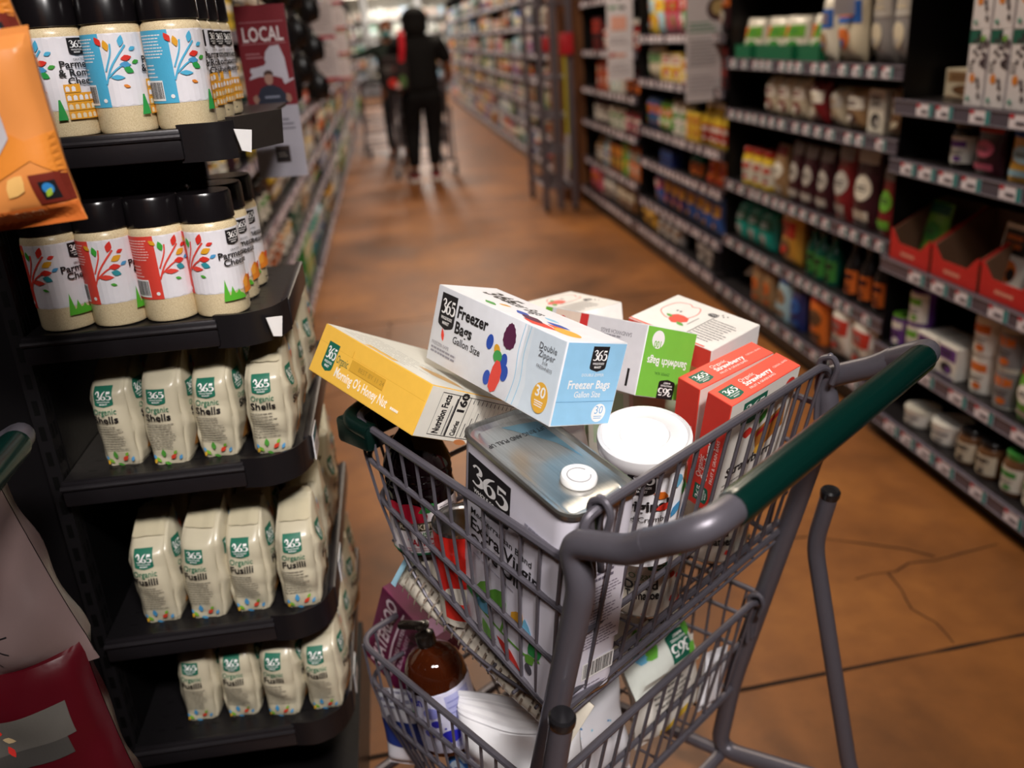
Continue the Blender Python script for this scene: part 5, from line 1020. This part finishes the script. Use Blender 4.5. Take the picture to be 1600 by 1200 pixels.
# bay C
bc = 'second right bay'; zC = [.13, .368, .652, .99, 1.222, 1.62]
gondola('R', 'c', 'second shelving bay on the right, with pouches and teal tags', 2.83, 4.42, zC, XR, .06)
x = XR
fill('R', bc, 0, zC[0], x - .04, 2.90, [('bag', 2, .15, .08, .21, W, RD_, GY), ('gap', .05), ('pouch', 1, .14, .07, .21, OR, BN, RD_), ('gap', .05), ('pouch', 1, .12, .07, .20, NA, BL, BK_), ('pouch', 1, .15, .07, .21, PB, TA, BL), ('gap', .03), ('pouch', 2, .10, .06, .19, TA, OR, BN), ('gap', .12)])
for yy, zz, a_, lb in ((3.93, .19, 25, 'white limp bag with navy print lying on the lowest shelf'), (4.08, .25, -10, 'white limp bag slumped over the first on the lowest shelf'), (4.28, .19, 20, 'crumpled white bag farthest along the lowest shelf'), (3.74, .19, 10, 'white limp bag with blue corner, nearest of the slumped ones')):
    me, _ = product('bag', .15, .06, .2, W, OWH, NA, 3); o = link(me, 'flour_bag'); o.matrix_world = TR(x + .10, yy, zz, -90 + a_, -62); tag(o, lb, 'bag')
fill('R', bc, 1, zC[1], x, 2.92, [('bottle', 3, .07, .07, .22, '221e20', OR, MA, {'gap': .03}), ('gap', .08), ('bottle', 3, .07, .07, .21, DG, GR, BK_, {'gap': .02}), ('gap', .06), ('bag', 1, .19, .09, .25, GO, RD_, BN), ('gap', .08), ('bag', 3, .13, .09, .19, TE, DG, GY)])
fill('R', bc, 2, zC[2], x, 2.90, [('pouch', 1, .10, .06, .24, DR_, LG, GY), ('gap', .01), ('pouch', 1, .15, .07, .29, MA, OWH, SI), ('gap', .01), ('pouch', 1, .14, .07, .28, DR_, SI, GY, {'v': 2}), ('gap', .02), ('pouch', 3, .12, .07, .25, MA, SI, GY, {'v': 4}), ('gap', .03), ('pouch', 1, .12, .07, .22, TA, OWH, DR_), ('gap', .03), ('jar', 3, .10, .10, .17, YE, OWH, RD_, {'v': 1})])
fill('R', bc, 3, zC[3], x, 2.86, [('bag', 1, .12, .07, .16, TA, BE, BN), ('gap', .01), ('carton', 1, .10, .06, .15, OWH, SI, BK_), ('gap', .02), ('bag', 1, .15, .08, .15, '9a7a58', W, MA), ('bag', 1, .12, .08, .145, BE, SI, TA), ('gap', .01), ('bag', 1, .15, .08, .16, DR_, W, BE), ('gap', .01), ('bag', 3, .13, .08, .165, BE, W, DR_)])
fill('R', bc, 4, zC[4], x, 2.86, [('bag', 2, .14, .09, .30, GY, SI, BE), ('gap', .04), ('bag', 1, .17, .09, .27, BE, BL, OR), ('gap', .02), ('bag', 1, .12, .07, .24, OWH, BL, TA), ('gap', .03)])
for yy, lb, n in ((3.47, 'short green tray of white bags, nearest on the fifth shelf', 1), (3.72, 'long green tray of white bags, middle of the fifth shelf', 2), (4.16, 'green tray of white bags at the far end of the fifth shelf', 1)):
    t = empty('green_tray', TR(x + .01, yy, zC[4] + .0006), lb, 'display tray'); wd = .19 * n; m = MB(); m.box(0, 0, 0, .003, wd, .06, '0d6b48'); m.box(.19, 0, 0, .193, wd, .06, '0d6b48'); m.box(0, 0, 0, .19, .003, .06, '0d6b48'); m.box(0, wd - .003, 0, .19, wd, .06, '0d6b48'); m.box(0, 0, 0, .19, wd, .003, '0d6b48'); m.build('tray_walls', t)
    for q in range(n * 2):
        for l_ in range(2):
            me, _ = product('bag', .13, .06, .17, OWH, [LG, OR][q % 2], GR, 7); o = link(me, 'snack_bag'); o.matrix_world = TR(x + .03 + l_ * .07, yy + .048 + q * .094, zC[4] + .005, -90 + (-20 if q % 2 else 22), -8)
            tag(o, 'white snack bag with %s label, %s row, in the green tray %s' % (['lime', 'orange'][q % 2], ['front', 'back'][l_], {3.47: 'nearest the camera', 3.72: 'in the middle', 4.16: 'at the far end'}[yy]), 'bag', 'white bags in the green trays')
# bay B
bb = 'third right bay'; zB = [.14, .31, .574, .775, 1.076, 1.335, 1.7]
gondola('R', 'b', 'third shelving bay on the right, with blue and yellow packs', 4.45, 6.05, zB, XR, .055, teal=False)
fill('R', bb, 0, zB[0], x - .04, 4.52, [('carton', 2, .14, .1, .12, BK_, GY, SI), ('gap', .3), ('bag', 3, .14, .08, .12, GY, BN, W), ('gap', .1), ('bag', 2, .16, .09, .12, GO, BN, DG)])
fill('R', bb, 1, zB[1], x, 4.55, [('bag', 4, .14, .08, .215, BL, GO, NA), ('bag', 3, .14, .08, .215, NA, GO, PK), ('bag', 1, .14, .08, .215, BL, PK, W)])
fill('R', bb, 2, zB[2], x, 4.50, [('pouch', 2, .14, .08, .17, OR, RD_, BK_), ('gap', .1), ('bottle', 2, .08, .08, .16, DG, OR, BK_), ('gap', .30), ('carton', 2, .12, .08, .1, NA, BL, BK_)])
fill('R', bb, 3, zB[3], x, 4.50, [('bottle', 4, .085, .085, .22, YE, RD_, W, {'v': 1}), ('carton', 2, .11, .08, .15, YE, GO, RD_), ('gap', .04), ('jar', 2, .12, .12, .22, OWH, W, GR), ('bag', 2, .12, .07, .18, LG, OR, W), ('bag', 2, .12, .07, .19, BL, OR, GR)])
fill('R', bb, 4, zB[4], x, 4.50, [('carton', 1, .14, .1, .10, MA, RD_, BK_, {'stack': 2}), ('gap', .12), ('carton', 3, .13, .1, .13, W, RD_, YE), ('carton', 2, .20, .1, .16, YE, OWH, RD_), ('gap', .03), ('bag', 2, .12, .08, .2, BE, GR, W)])
fill('R', bb, 5, zB[5], x, 4.50, [('bag', 3, .15, .09, .24, MA, OR, W), ('bag', 2, .14, .08, .25, GR, RD_, W), ('bag', 2, .14, .08, .24, PK, RD_, LG), ('bag', 1, .16, .09, .26, PB, YE, OR), ('bag', 1, .13, .08, .26, YE, PB, OR)])
# bay A
b_a = 'bay just before the pillar'; zA = [.14, .38, .69, .95, 1.235, 1.60]
gondola('R', 'a', 'fourth shelving bay on the right, just before the wooden pillar', 6.08, 7.82, zA, XR, .08, teal=False)
fill('R', b_a, 0, zA[0], x - .04, 6.2, [('bag', 3, .16, .1, .18, BN, BE, GY), ('gap', .08), ('bag', 2, .15, .1, .18, GY, W, BN), ('gap', .1), ('bag', 2, .16, .1, .2, PK, OR, MA)])
fill('R', b_a, 1, zA[1], x, 6.15, [('carton', 2, .14, .1, .22, OR, TE, W), ('carton', 1, .14, .1, .24, LG, GR, YE), ('carton', 3, .13, .1, .2, BN, OR, YE), ('bottle', 2, .1, .1, .24, PB, W, BL), ('gap', .03), ('bottle', 2, .1, .1, .22, TA, W, BN)])
fill('R', b_a, 2, zA[2], x, 6.15, [('jar', 3, .13, .13, .18, DR_, PK, W), ('jar', 3, .13, .13, .18, OWH, W, GR), ('gap', .1), ('jar', 3, .14, .14, .2, MA, W, GY)])
fill('R', b_a, 3, zA[3], x, 6.15, [('bottle', 3, .12, .12, .2, MA, OR, BK_), ('gap', .1), ('carton', 2, .14, .1, .18, W, TE, PB), ('carton', 2, .13, .1, .22, OR, RD_, W), ('carton', 1, .13, .1, .2, RD_, OR, W)])
fill('R', b_a, 4, zA[4], x, 6.15, [('jar', 4, .13, .13, .20, DR_, RD_, W, {'v': 1}), ('jar', 3, .13, .13, .22, DR_, W, RD_), ('gap', .05), ('carton', 2, .16, .1, .24, MA, RD_, BK_)])
# bays beyond the pillar and the whole left side
PAL = [(RD_, W, YE), (OR, W, RD_), (W, BL, GR), (OWH, RD_, GR), (YE, RD_, W), (GR, W, YE), (BE, BN, W), (BL, W, YE), (PK, W, RD_), (BN, BE, OR), (MA, W, OR), (W, OR, PK), (LG, W, GR), (TE, W, BL), (PU, W, PK), (GO, BN, W), (PB, W, BL), (OWH, TE, OR), (GY, W, BL), (DR_, GO, W)]
NB = ['first', 'second', 'third', 'fourth', 'fifth', 'sixth', 'seventh', 'eighth', 'ninth', 'tenth', 'eleventh']
def auto(side, ba, y0, y1, zs, xf, seed, wide=1.0, dark=0, nrun=3):
    r = random.Random(seed); combos = []
    for lv, z in enumerate(zs):
        top = (zs[lv + 1] if lv + 1 < len(zs) else z + .36) - z - .06; y = y0 + .04; P = PAL[:]; r.shuffle(P)
        lot = P[:]
        while y < y1 - .25 and lot:
            c = lot.pop(); kind = r.choice(['carton', 'bag', 'pouch', 'jar', 'bottle', 'carton', 'bag', 'can']); w_ = round(r.choice([.12, .14, .16]) * wide, 3); n = r.randint(2, nrun)
            h_ = min(top, {'carton': .24, 'bag': .26, 'pouch': .24, 'jar': .18, 'bottle': .26, 'can': .13}[kind]); st = 2 if kind == 'can' and top > .27 else 1
            while y + n * (w_ + .012) > y1 - .02 and n > 1: n -= 1
            if y + n * (w_ + .012) > y1 - .02: break
            c1, c2, c3 = c
            if dark and r.random() < dark: c1, c2, c3 = r.choice([(BK_, W, GO), (BK_, OWH, GR), (BN, YE, W), (DG, W, BK_), (MA, W, GO)])
            y = run(side, 0, ba, lv, y, xf - (.04 if side == 'R' else -.04) * (lv == 0), z, kind, n, w_, .1, round(h_, 3), c1, c2, c3, v=r.choice([0, 1]), stack=st) + r.choice([0, .02, .10])
zF = [.14, .40, .66, .92, 1.18, 1.46, 1.76]
for i in range(8):
    y0 = 8.46 + i * 1.85; ba = '%s bay past the pillar' % NB[i]
    gondola('R', 'f', '%s shelving bay beyond the wooden pillar on the right' % NB[i], y0, y0 + 1.83, zF, 1.62, .12, teal=False, dens=.5)
    auto('R', ba, y0, y0 + 1.83, zF, 1.62, 50 + i, 1.35 if i < 4 else 1.8, 0, 4)
zL = [.13, .42, .68, .99, 1.20, 1.48, 1.78]
for i in range(11):
    y0 = 2.02 + i * 1.85; ba = '%s left bay' % NB[i]
    gondola('L', 'l', '%s shelving bay from the near end on the left side' % NB[i], y0, y0 + 1.83, zL, -.56, .10, teal=False, dens=.5, strip='6a6076')
    auto('L', ba, y0, y0 + 1.83, zL, -.56, 90 + i, 1.0 if i < 3 else 1.5 if i < 6 else 2.0, .5 if i < 3 else .2, 4)
# hanging merchandise strips with black utensils and white cards, left side
def strip(x_, y, z0, z1, n, lab, white):
    t = empty('hanging_strip', TR(x_, y, z0) @ M.Diagonal((1.5, 1.5, 1, 1)), lab, 'display strip', None); m = MB(); m.box(-.012, -.001, 0, .012, .001, z1 - z0, '8a868c:gloss'); m.tube([(0, 0, z1 - z0 - .01), (-.18, 0, z1 - z0 - .01)], .003, '8a868c:gloss', 6); m.build('strip', t)
    h_ = (z1 - z0) / n
    for i in range(n):
        m = MB(); zz = i * h_ + .02
        if white: m.rbox(-.035, -.006, zz, .05, .006, zz + h_ * .85, 'ddd6de', .002, 1); a = Art(m, plane((-.035, -.006, zz), (1, 0, 0), (0, 0, 1)), off=.0006); a.rect(0, 0, .085, h_ * .08, 'c22a4a'); a.lines(.01, h_ * .2, .07, h_ * .7, 4, '9a90a0', .2)
        else:
            m.tube([(.01, -.02, zz + h_ * .85), (.012, -.024, zz + h_ * .4)], [.007, .009], '141214:gloss', 10); m.lathe([(.006, 0), (.028, .012), (.032, .05), (.026, .09), (.008, .12)], '141214:gloss', 16, TR(.012, -.024, zz - .005), 1, .35)
        m.build('hanging_card' if white else 'utensil', t)
for x_, y, z0, z1, n, wh, lb in ((-.325, 3.15, 1.22, 1.80, 4, 0, 'hanging strip of black utensils nearest the LOCAL card'), (-.30, 4.2, 1.17, 1.95, 5, 0, 'second hanging strip of black utensils on the left'), (-.345, 4.0, 1.25, 1.95, 5, 0, 'third hanging strip of black utensils on the left'), (-.285, 4.8, 1.22, 2.0, 4, 1, 'hanging strip of white cards with red edges'), (-.30, 7.0, 1.15, 2.0, 5, 1, 'farther hanging strip of white cards with red edges')): strip(x_, y, z0, z1, n, lb, wh)
# white cards standing out from the right shelves
def flag(x0, y, z0, w_, h_, lab, art):
    t = empty('hanging_card', TR(x0, y, z0, 2), lab, 'sign'); m = MB(); m.box(0, 0, 0, w_, .002, h_, 'cdc8d0'); a = Art(m, plane((0, 0, 0), (1, 0, 0), (0, 0, 1)), off=.0008, step=.0004); art(a, w_, h_); m.build('card', t); m = MB(); m.tube([(w_ / 2, .005, h_), (w_ / 2, .005, h_ + .08), (w_ + .08, .005, h_ + .08)], .003, '8a868c:metal'); m.build('bracket', t)
def f1(a, w_, h_): a.rect(w_ * .05, h_ * .72, w_ * .6, h_ * .735, '3f8f5f'); a.leaf(w_ * .48, h_ * .78, .07, .02, 90, '2a2830'); a.ell(w_ * .2, h_ * .72, .014, .014, '2f7a5a', 10); a.ell(w_ * .6, h_ * .72, .02, .012, '3a3640', 10); a.rect(w_ * .15, h_ * .50, w_ * .75, h_ * .64, 'd9a090'); a.lines(w_ * .1, h_ * .36, w_ * .85, h_ * .44, 2, '9a94a0', .3); a.leaf(w_ * .05, h_ * .24, .05, .03, 30, 'b0483a'); a.rect(w_ * .3, h_ * .24, w_ * .7, h_ * .27, 'd9a090'); a.lines(w_ * .1, h_ * .06, w_ * .85, h_ * .18, 3, '9a94a0', .2)
def f2(a, w_, h_): a.ell(w_ * .86, h_ * .72, .055, .055, '4a3438', 24); a.ell(w_ * .88, h_ * .73, .035, .035, 'b09a6a', 18); a.lines(w_ * .1, h_ * .84, w_ * .6, h_ * .90, 2, '8a848c', .3); a.lines(w_ * .08, h_ * .54, w_ * .85, h_ * .63, 3, '4f8f74', .45); a.lines(w_ * .1, h_ * .28, w_ * .9, h_ * .50, 8, '77727c', .3); a.lines(w_ * .1, h_ * .06, w_ * .9, h_ * .22, 5, '9a94a0', .2)
flag(1.475, 6.15, 1.065, .175, .62, 'narrow white card with pink print hung before the fourth bay', f1)
flag(1.495, 4.58, 1.018, .185, .60, 'large white card with round bowl picture, hung before the third bay', f2)
flag(1.60, 3.25, 1.385, .12, .30, 'small white card at the upper right edge, hung over the second bay', lambda a, w_, h_: a.lines(w_ * .1, h_ * .2, w_ * .9, h_ * .8, 5, '9a94a0', .2))
# metal ladder-like rack beside the pillar
t = empty('metal_rack', TR(1.22, 7.35, 0), 'tall grey wire rack with red tools standing beside the wooden pillar', 'rack'); m = MB()
for xx, yy in ((0, 0), (.24, 0), (0, .75), (.24, .75), (.12, 0)): m.tube([(xx, yy, .03), (xx, yy, 1.95)], .026, '66606a:coat', 10)
for zz in (.2, .48, .75, 1.05, 1.6, 1.9):
    m.tube([(0, 0, zz), (.24, 0, zz), (.24, .75, zz), (0, .75, zz)], .010, '66606a:coat', 8, True)
    for q in range(7): m.tube([(0, .1 * q + .06, zz), (.24, .1 * q + .06, zz)], .008, '66606a:coat', 6)
m.build('frame', t)
m = MB(); m.tube([(.19, -.03, .35), (.19, -.03, 1.25)], .014, 'b9b03a', 8); m.tube([(.19, -.03, .62), (.17, -.03, .28)], .018, 'b9b4ba', 8); m.build('pole', t)
m = MB(); m.rbox(.15, -.07, 1.22, .26, -.03, 1.38, 'b01c28', .01); m.build('red_clip', t); m = MB(); m.rbox(.02, -.06, 1.25, .07, -.03, 1.36, 'b01c28', .01); m.build('red_clip', t)
for xx, yy in ((0, 0), (.24, 0), (0, .75), (.24, .75)): m = MB(); m.tube([(xx - .012, yy, .03), (xx + .012, yy, .03)], .03, '1a181a', 16); m.build('caster', t)
# far end: bright chiller cases
for i in range(5):
    xx = -3.2 + i * 1.45; t = empty('chiller_case', TR(xx, 26.2, 0), 'bright chiller case across the far end, %s from the left' % NB[i], 'chiller', 'chiller cases at the far end')
    m = MB(); m.box(0, 0, 0, 1.4, .8, .35, '8a8a8c'); m.box(0, .75, .35, 1.4, .8, 2.6, 'd5d2cc'); m.box(0, .0, 2.6, 1.4, .8, 2.95, 'd9d6cf'); m.box(0, 0, .35, .03, .8, 2.6, 'c9c6c0'); m.box(1.37, 0, .35, 1.4, .8, 2.6, 'c9c6c0')
    for zz in (.75, 1.15, 1.55, 1.95): m.box(.03, .15, zz, 1.37, .75, zz + .03, 'c9c6c0')
    m.build('cabinet', t)
    m = MB(); m.box(.1, .05, 2.56, 1.3, .12, 2.595, 'fff2dc:emit'); m.build('light_tube', t)
    r = random.Random(i)
    for s, zz in enumerate((.352, .782, 1.182, 1.582, 1.982)):
        for q in range(6):
            me, lid = product(r.choice(['jar', 'carton', 'bottle']), .18, .15, .27, *[(W, GR, PB), (OWH, W, GR), (BE, W, OR), (PB, W, BL), (W, RD_, YE)][(q // 2 + s + i) % 5], 2)
            o = link(me, 'dairy_pack'); o.matrix_world = TR(xx + .17 + q * .215, 26.37, zz); tag(o, 'pale package on the %s shelf of the %s chiller case' % (ORD[s], NB[i]), 'package', 'packages on the %s shelf of the %s chiller case' % (ORD[s], NB[i]))

# ------------------------------------------------------------------ people
def skin(name, chains, col, parent=None, lv=1, root=0):
    """chains: list of lists of (x, y, z, r[, ry]); points closer than 1 mm are merged"""
    vs = []; ed = []; rad = []
    def idx(p):
        for i, q in enumerate(vs):
            if (V(p[:3]) - V(q)).length < .001: return i
        vs.append(tuple(p[:3])); rad.append((p[3], p[4] if len(p) > 4 else p[3])); return len(vs) - 1
    for c in chains:
        k = [idx(p) for p in c]; ed += list(zip(k, k[1:]))
    me = bpy.data.meshes.new(name); me.from_pydata(vs, ed, []); o = bpy.data.objects.new(name, me); COL.objects.link(o)
    md = o.modifiers.new('s', 'SKIN'); md.use_smooth_shade = True
    if not me.skin_vertices: me.skin_vertices.new() if hasattr(me.skin_vertices, 'new') else None
    sv = me.skin_vertices[0].data
    for i, (a_, b_) in enumerate(rad): sv[i].radius = (a_, b_); sv[i].use_root = (i == root)
    sb = o.modifiers.new('d', 'SUBSURF'); sb.levels = lv; sb.render_levels = lv
    dg = bpy.context.evaluated_depsgraph_get(); bpy.context.view_layer.update(); ev = o.evaluated_get(dg); m2 = bpy.data.meshes.new_from_object(ev); bpy.data.objects.remove(o)
    m2.materials.clear(); m2.materials.append(mat(col))
    m2.polygons.foreach_set('use_smooth', [True] * len(m2.polygons))
    return link(m2, name, parent)
def hand(w0, d, palm_n, s=1, side=1):
    """chains of a slightly curled hand from the wrist w0 along d"""
    d = V(d).normalized(); n = V(palm_n); n = (n - d * n.dot(d)).normalized(); t = d.cross(n) * side; w0 = V(w0); C = []
    P = lambda a, b, c: tuple(w0 + d * a * s + t * b * s + n * c * s)
    mid = P(.05, 0, 0); C.append([P(0, 0, 0) + (.022 * s,), mid + (.030 * s, )])
    for b, L in ((.030, .070), (.010, .080), (-.010, .075), (-.028, .058)):
        C.append([mid + (.030 * s,), P(.088, b, .0) + (.0095 * s,), P(.088 + L * .5, b * 1.05, .012) + (.0088 * s,), P(.085 + L * .85, b * 1.05, .034) + (.0075 * s,)])
    C.append([P(.02, .012, 0) + (.018 * s,), P(.045, .042, .012) + (.011 * s,), P(.075, .052, .026) + (.0095 * s,), P(.098, .048, .034) + (.008 * s,)])
    C[0] = [P(0, 0, 0) + (.022 * s,), P(.02, .012, 0) + (.020 * s,), mid + (.030 * s,)]
    return C
def sphere_head(m, c, sx, sy, sz, col, jaw=.75):
    def f(a_, b_):
        th = a_ * 2 * pi; ph = b_ * pi; z = -cos(ph); k = 1 - (1 - jaw) * max(0, -z) ** 1.2
        return V((c[0] + sx * sin(ph) * cos(th) * k, c[1] + sy * sin(ph) * sin(th) * k, c[2] + sz * z))
    m.grid(f, 28, 18, col, True)
SK = '8f5d43'; SK2 = '7a4a30'
# person in black walking away behind the distant cart
p1 = empty('person', TR(.365, 9.72, 0) @ M.Diagonal((1.18, 1.12, 1, 1)), 'person in black T-shirt and trousers pushing a cart away, red-strapped bag', 'person')
body = [[(0, 0, .95, .13, .10), (0, .01, 1.10, .125, .10), (0, .03, 1.28, .140, .10), (0, .02, 1.39, .095, .07), (0, .03, 1.46, .052), (0, .055, 1.53, .05), (0, .08, 1.60, .07)],
        [(0, .02, 1.39, .095, .07), (-.17, .02, 1.375, .048), (-.235, .06, 1.20, .043), (-.26, .14, 1.08, .036), (-.235, .34, 1.00, .026)],
        [(0, .02, 1.39, .095, .07), (.17, .02, 1.375, .048), (.245, .05, 1.18, .043), (.265, .12, 1.05, .036), (.245, .34, .99, .026)],
        [(0, 0, .95, .13, .10), (-.09, 0, .86, .085), (-.10, .06, .50, .056), (-.115, -.03, .28, .048), (-.12, -.06, .09, .034), (-.12, -.03, .045, .032), (-.13, .11, .035, .03)],
        [(0, 0, .95, .13, .10), (.09, 0, .86, .085), (.085, .03, .50, .056), (.07, .0, .28, .048), (.065, -.02, .09, .034), (.065, 0, .045, .032), (.07, .14, .035, .03)]]
hl = hand((-.235, .34, 1.00), (.05, 1, -.15), (0, -.2, -1), 1, 1); hr = hand((.245, .34, .99), (-.05, 1, -.15), (0, -.2, -1), 1, -1)
b1 = skin('body', body + hl + hr, SK, p1, 2)
m = MB(); sphere_head(m, (0, .075, 1.60), .073, .088, .105, SK); m.lathe([(.004, 0), (.011, .008), (.012, .02), (.004, .03)], SK, 10, TR(0, .16, 1.585, 0, -100)); m.tube([(-.028, .158, 1.548), (0, .165, 1.546), (.028, .158, 1.548)], .006, '7a3a34')
for s in (-1, 1): m.lathe([(.003, -.02), (.014, -.01), (.016, .01), (.004, .022)], SK, 10, TR(s * .074, .07, 1.60), .5); m.lathe([(.002, -.012), (.012, 0), (.002, .012)], 'e8e4e0', 10, TR(s * .03, .152, 1.612), 1, .5)
m.build('head', p1)
m = MB(); sphere_head(m, (0, .035, 1.60), .118, .118, .118, '0c0a0b:rough', .98); sphere_head(m, (.0, -.01, 1.53), .112, .08, .12, '0c0a0b:rough', .95); m.build('hair', p1)
shirt = skin('t_shirt', [[(0, 0, .86, .20, .17), (0, .005, 1.0, .19, .16), (0, .005, 1.12, .18, .155), (0, .03, 1.27, .19, .16), (0, .02, 1.385, .175, .13), (0, .028, 1.45, .10)], [(0, .02, 1.385, .175, .13), (-.165, .02, 1.375, .090), (-.225, .045, 1.24, .068), (-.238, .06, 1.19, .066)], [(0, .02, 1.385, .175, .13), (.165, .02, 1.375, .090), (.232, .04, 1.23, .068), (.248, .055, 1.17, .066)]], '0a090b:rough', p1, 2)
trs = skin('trousers', [[(0, 0, .98, .17, .15), (0, 0, .90, .18, .15)], [(0, 0, .90, .18, .15), (-.09, 0, .80, .115), (-.10, .05, .50, .080), (-.115, -.03, .28, .066), (-.12, -.055, .15, .050)], [(0, 0, .90, .18, .15), (.09, 0, .80, .115), (.085, .03, .50, .080), (.07, .0, .28, .066), (.065, -.015, .15, .050)]], '0b0a0d:rough', p1, 2)
for s, (xx, yy, q) in enumerate(((-.125, -.03, 5), (.067, .0, -3))):
    m = MB(); m.rbox(-.045, -.075, .0, .045, .19, .032, 'd5d0d0', .014, 3); m.rbox(-.040, -.065, .030, .040, .16, .075, '8a2a2e' if s == 0 else '9a3034', .022, 3); m.rbox(-.038, -.065, .06, .038, .03, .11, '2a1a1c', .02, 3); m.build('shoe', p1, TR(xx, yy, .003, q) @ M.Diagonal((1.15, 1.15, 1.25, 1)))
bg = tag(empty('shoulder_bag', TR(.365 - .215, 9.64, .93)), 'black bag with red strap and fruit print on the shoulder of the person', 'bag'); m = MB(); m.rbox(-.16, -.14, 0, .10, -.015, .34, '2a2224:rough', .03, 3)
a = Art(m, plane((-.16, -.14, 0), (1, 0, 0), (0, 0, 1)), off=.001, step=.0008); a.ell(.10, .09, .045, .045, 'c02620', 18); a.ell(.15, .06, .028, .03, 'c9a0a0', 14); a.ell(.20, .10, .035, .06, '4a6a3a', 16); a.ell(.06, .22, .05, .04, '4a4648', 16); a.leaf(.10, .2, .06, .04, 50, '5a3030'); m.build('bag_body', bg)
m = MB()
for dx in (-.012, .012): m.tube(smooth([(.04 + dx, -.13, .28), (.06 + dx, -.145, .40), (.065 + dx, -.10, .51), (.06 + dx, .0, .56), (.05 + dx, .10, .53), (.0 + dx, .17, .38), (-.03 + dx, -.02, .30)], 5), .018, 'c01c2c', 8)
m.build('strap', bg)
# person beyond, reaching to the left shelf with a blue glove
p2 = empty('person', TR(.10, 12.0, 0, 0), 'masked person in dark clothes reaching a blue-gloved hand to the left shelf', 'person')
body2 = [[(0, 0, .92, .12, .10), (0, -.01, 1.08, .115, .095), (-.01, -.02, 1.24, .14, .10), (-.01, -.01, 1.34, .105, .075), (-.01, -.02, 1.41, .048), (-.01, -.04, 1.47, .05)],
         [(-.01, -.01, 1.34, .105, .075), (-.17, -.02, 1.33, .052), (-.30, -.06, 1.28, .040), (-.40, -.08, 1.26, .032), (-.50, -.10, 1.235, .025)],
         [(-.01, -.01, 1.34, .105, .075), (.15, 0, 1.31, .052), (.20, -.02, 1.10, .040), (.19, -.10, .98, .032), (.15, -.22, .93, .025)],
         [(0, 0, .92, .12, .10), (-.08, 0, .84, .085), (-.09, -.02, .48, .056), (-.09, .02, .26, .046), (-.09, .04, .09, .034), (-.10, -.08, .035, .03)],
         [(0, 0, .92, .12, .10), (.08, 0, .84, .085), (.09, -.02, .48, .056), (.09, .02, .26, .046), (.09, .04, .09, .034), (.10, -.08, .035, .03)]]
skin('body', body2 + hand((.15, -.22, .93), (-.3, -1, -.2), (-.8, 0, -.4), 1, 1), SK2, p2, 2)
gl = skin('glove', hand((-.50, -.10, 1.235), (-1, -.1, -.2), (0, .3, -1), 1.12, -1), '3a74d8:gloss', p2, 1)
skin('jacket', [[(0, 0, .82, .18, .15), (0, -.01, 1.05, .17, .14), (-.01, -.02, 1.22, .17, .14), (-.01, -.01, 1.33, .13, .10), (-.01, -.02, 1.40, .07)], [(-.01, -.01, 1.33, .13, .10), (-.17, -.02, 1.33, .066), (-.30, -.06, 1.28, .052), (-.40, -.08, 1.26, .044), (-.48, -.096, 1.24, .036)], [(-.01, -.01, 1.33, .13, .10), (.15, 0, 1.31, .066), (.20, -.02, 1.10, .052), (.19, -.10, .98, .042), (.16, -.2, .935, .034)]], '1c2420:rough', p2, 2)
skin('trousers', [[(0, 0, .92, .125, .10), (0, 0, .87, .13, .10)], [(0, 0, .87, .13, .10), (-.08, 0, .80, .095), (-.09, -.02, .48, .066), (-.09, .02, .26, .056), (-.09, .04, .10, .043)], [(0, 0, .87, .13, .10), (.08, 0, .80, .095), (.09, -.02, .48, .066), (.09, .02, .26, .056), (.09, .04, .10, .043)]], '17161c:rough', p2, 2)
m = MB(); sphere_head(m, (-.01, -.05, 1.535), .07, .085, .10, SK2)
for s in (-1, 1): m.lathe([(.003, -.02), (.014, -.01), (.016, .01), (.004, .022)], SK2, 10, TR(-.01 + s * .07, -.045, 1.535), .5); m.lathe([(.002, -.012), (.012, 0), (.002, .012)], 'e8e4e0', 10, TR(-.01 + s * .028, -.128, 1.55), 1, .5); m.lathe([(.001, -.006), (.005, 0), (.001, .006)], '1a1210', 8, TR(-.01 + s * .028, -.134, 1.55), 1, .5)
m.lathe([(.004, 0), (.010, .008), (.012, .02), (.004, .03)], SK2, 10, TR(-.01, -.14, 1.545, 0, 110)); m.build('head', p2)
m = MB(); sphere_head(m, (-.01, -.062, 1.500), .066, .085, .052, '5a9aa0', .8); m.build('face_mask', p2)
m = MB(); sphere_head(m, (-.01, -.03, 1.575), .078, .090, .085, '5a3018:rough', .95); m.build('hair', p2)
for s, xx in enumerate((-.10, .10)): m = MB(); m.rbox(-.045, -.16, 0, .045, .09, .05, '1a1719', .02, 3); m.build('shoe', p2, TR(xx, 0, .003))
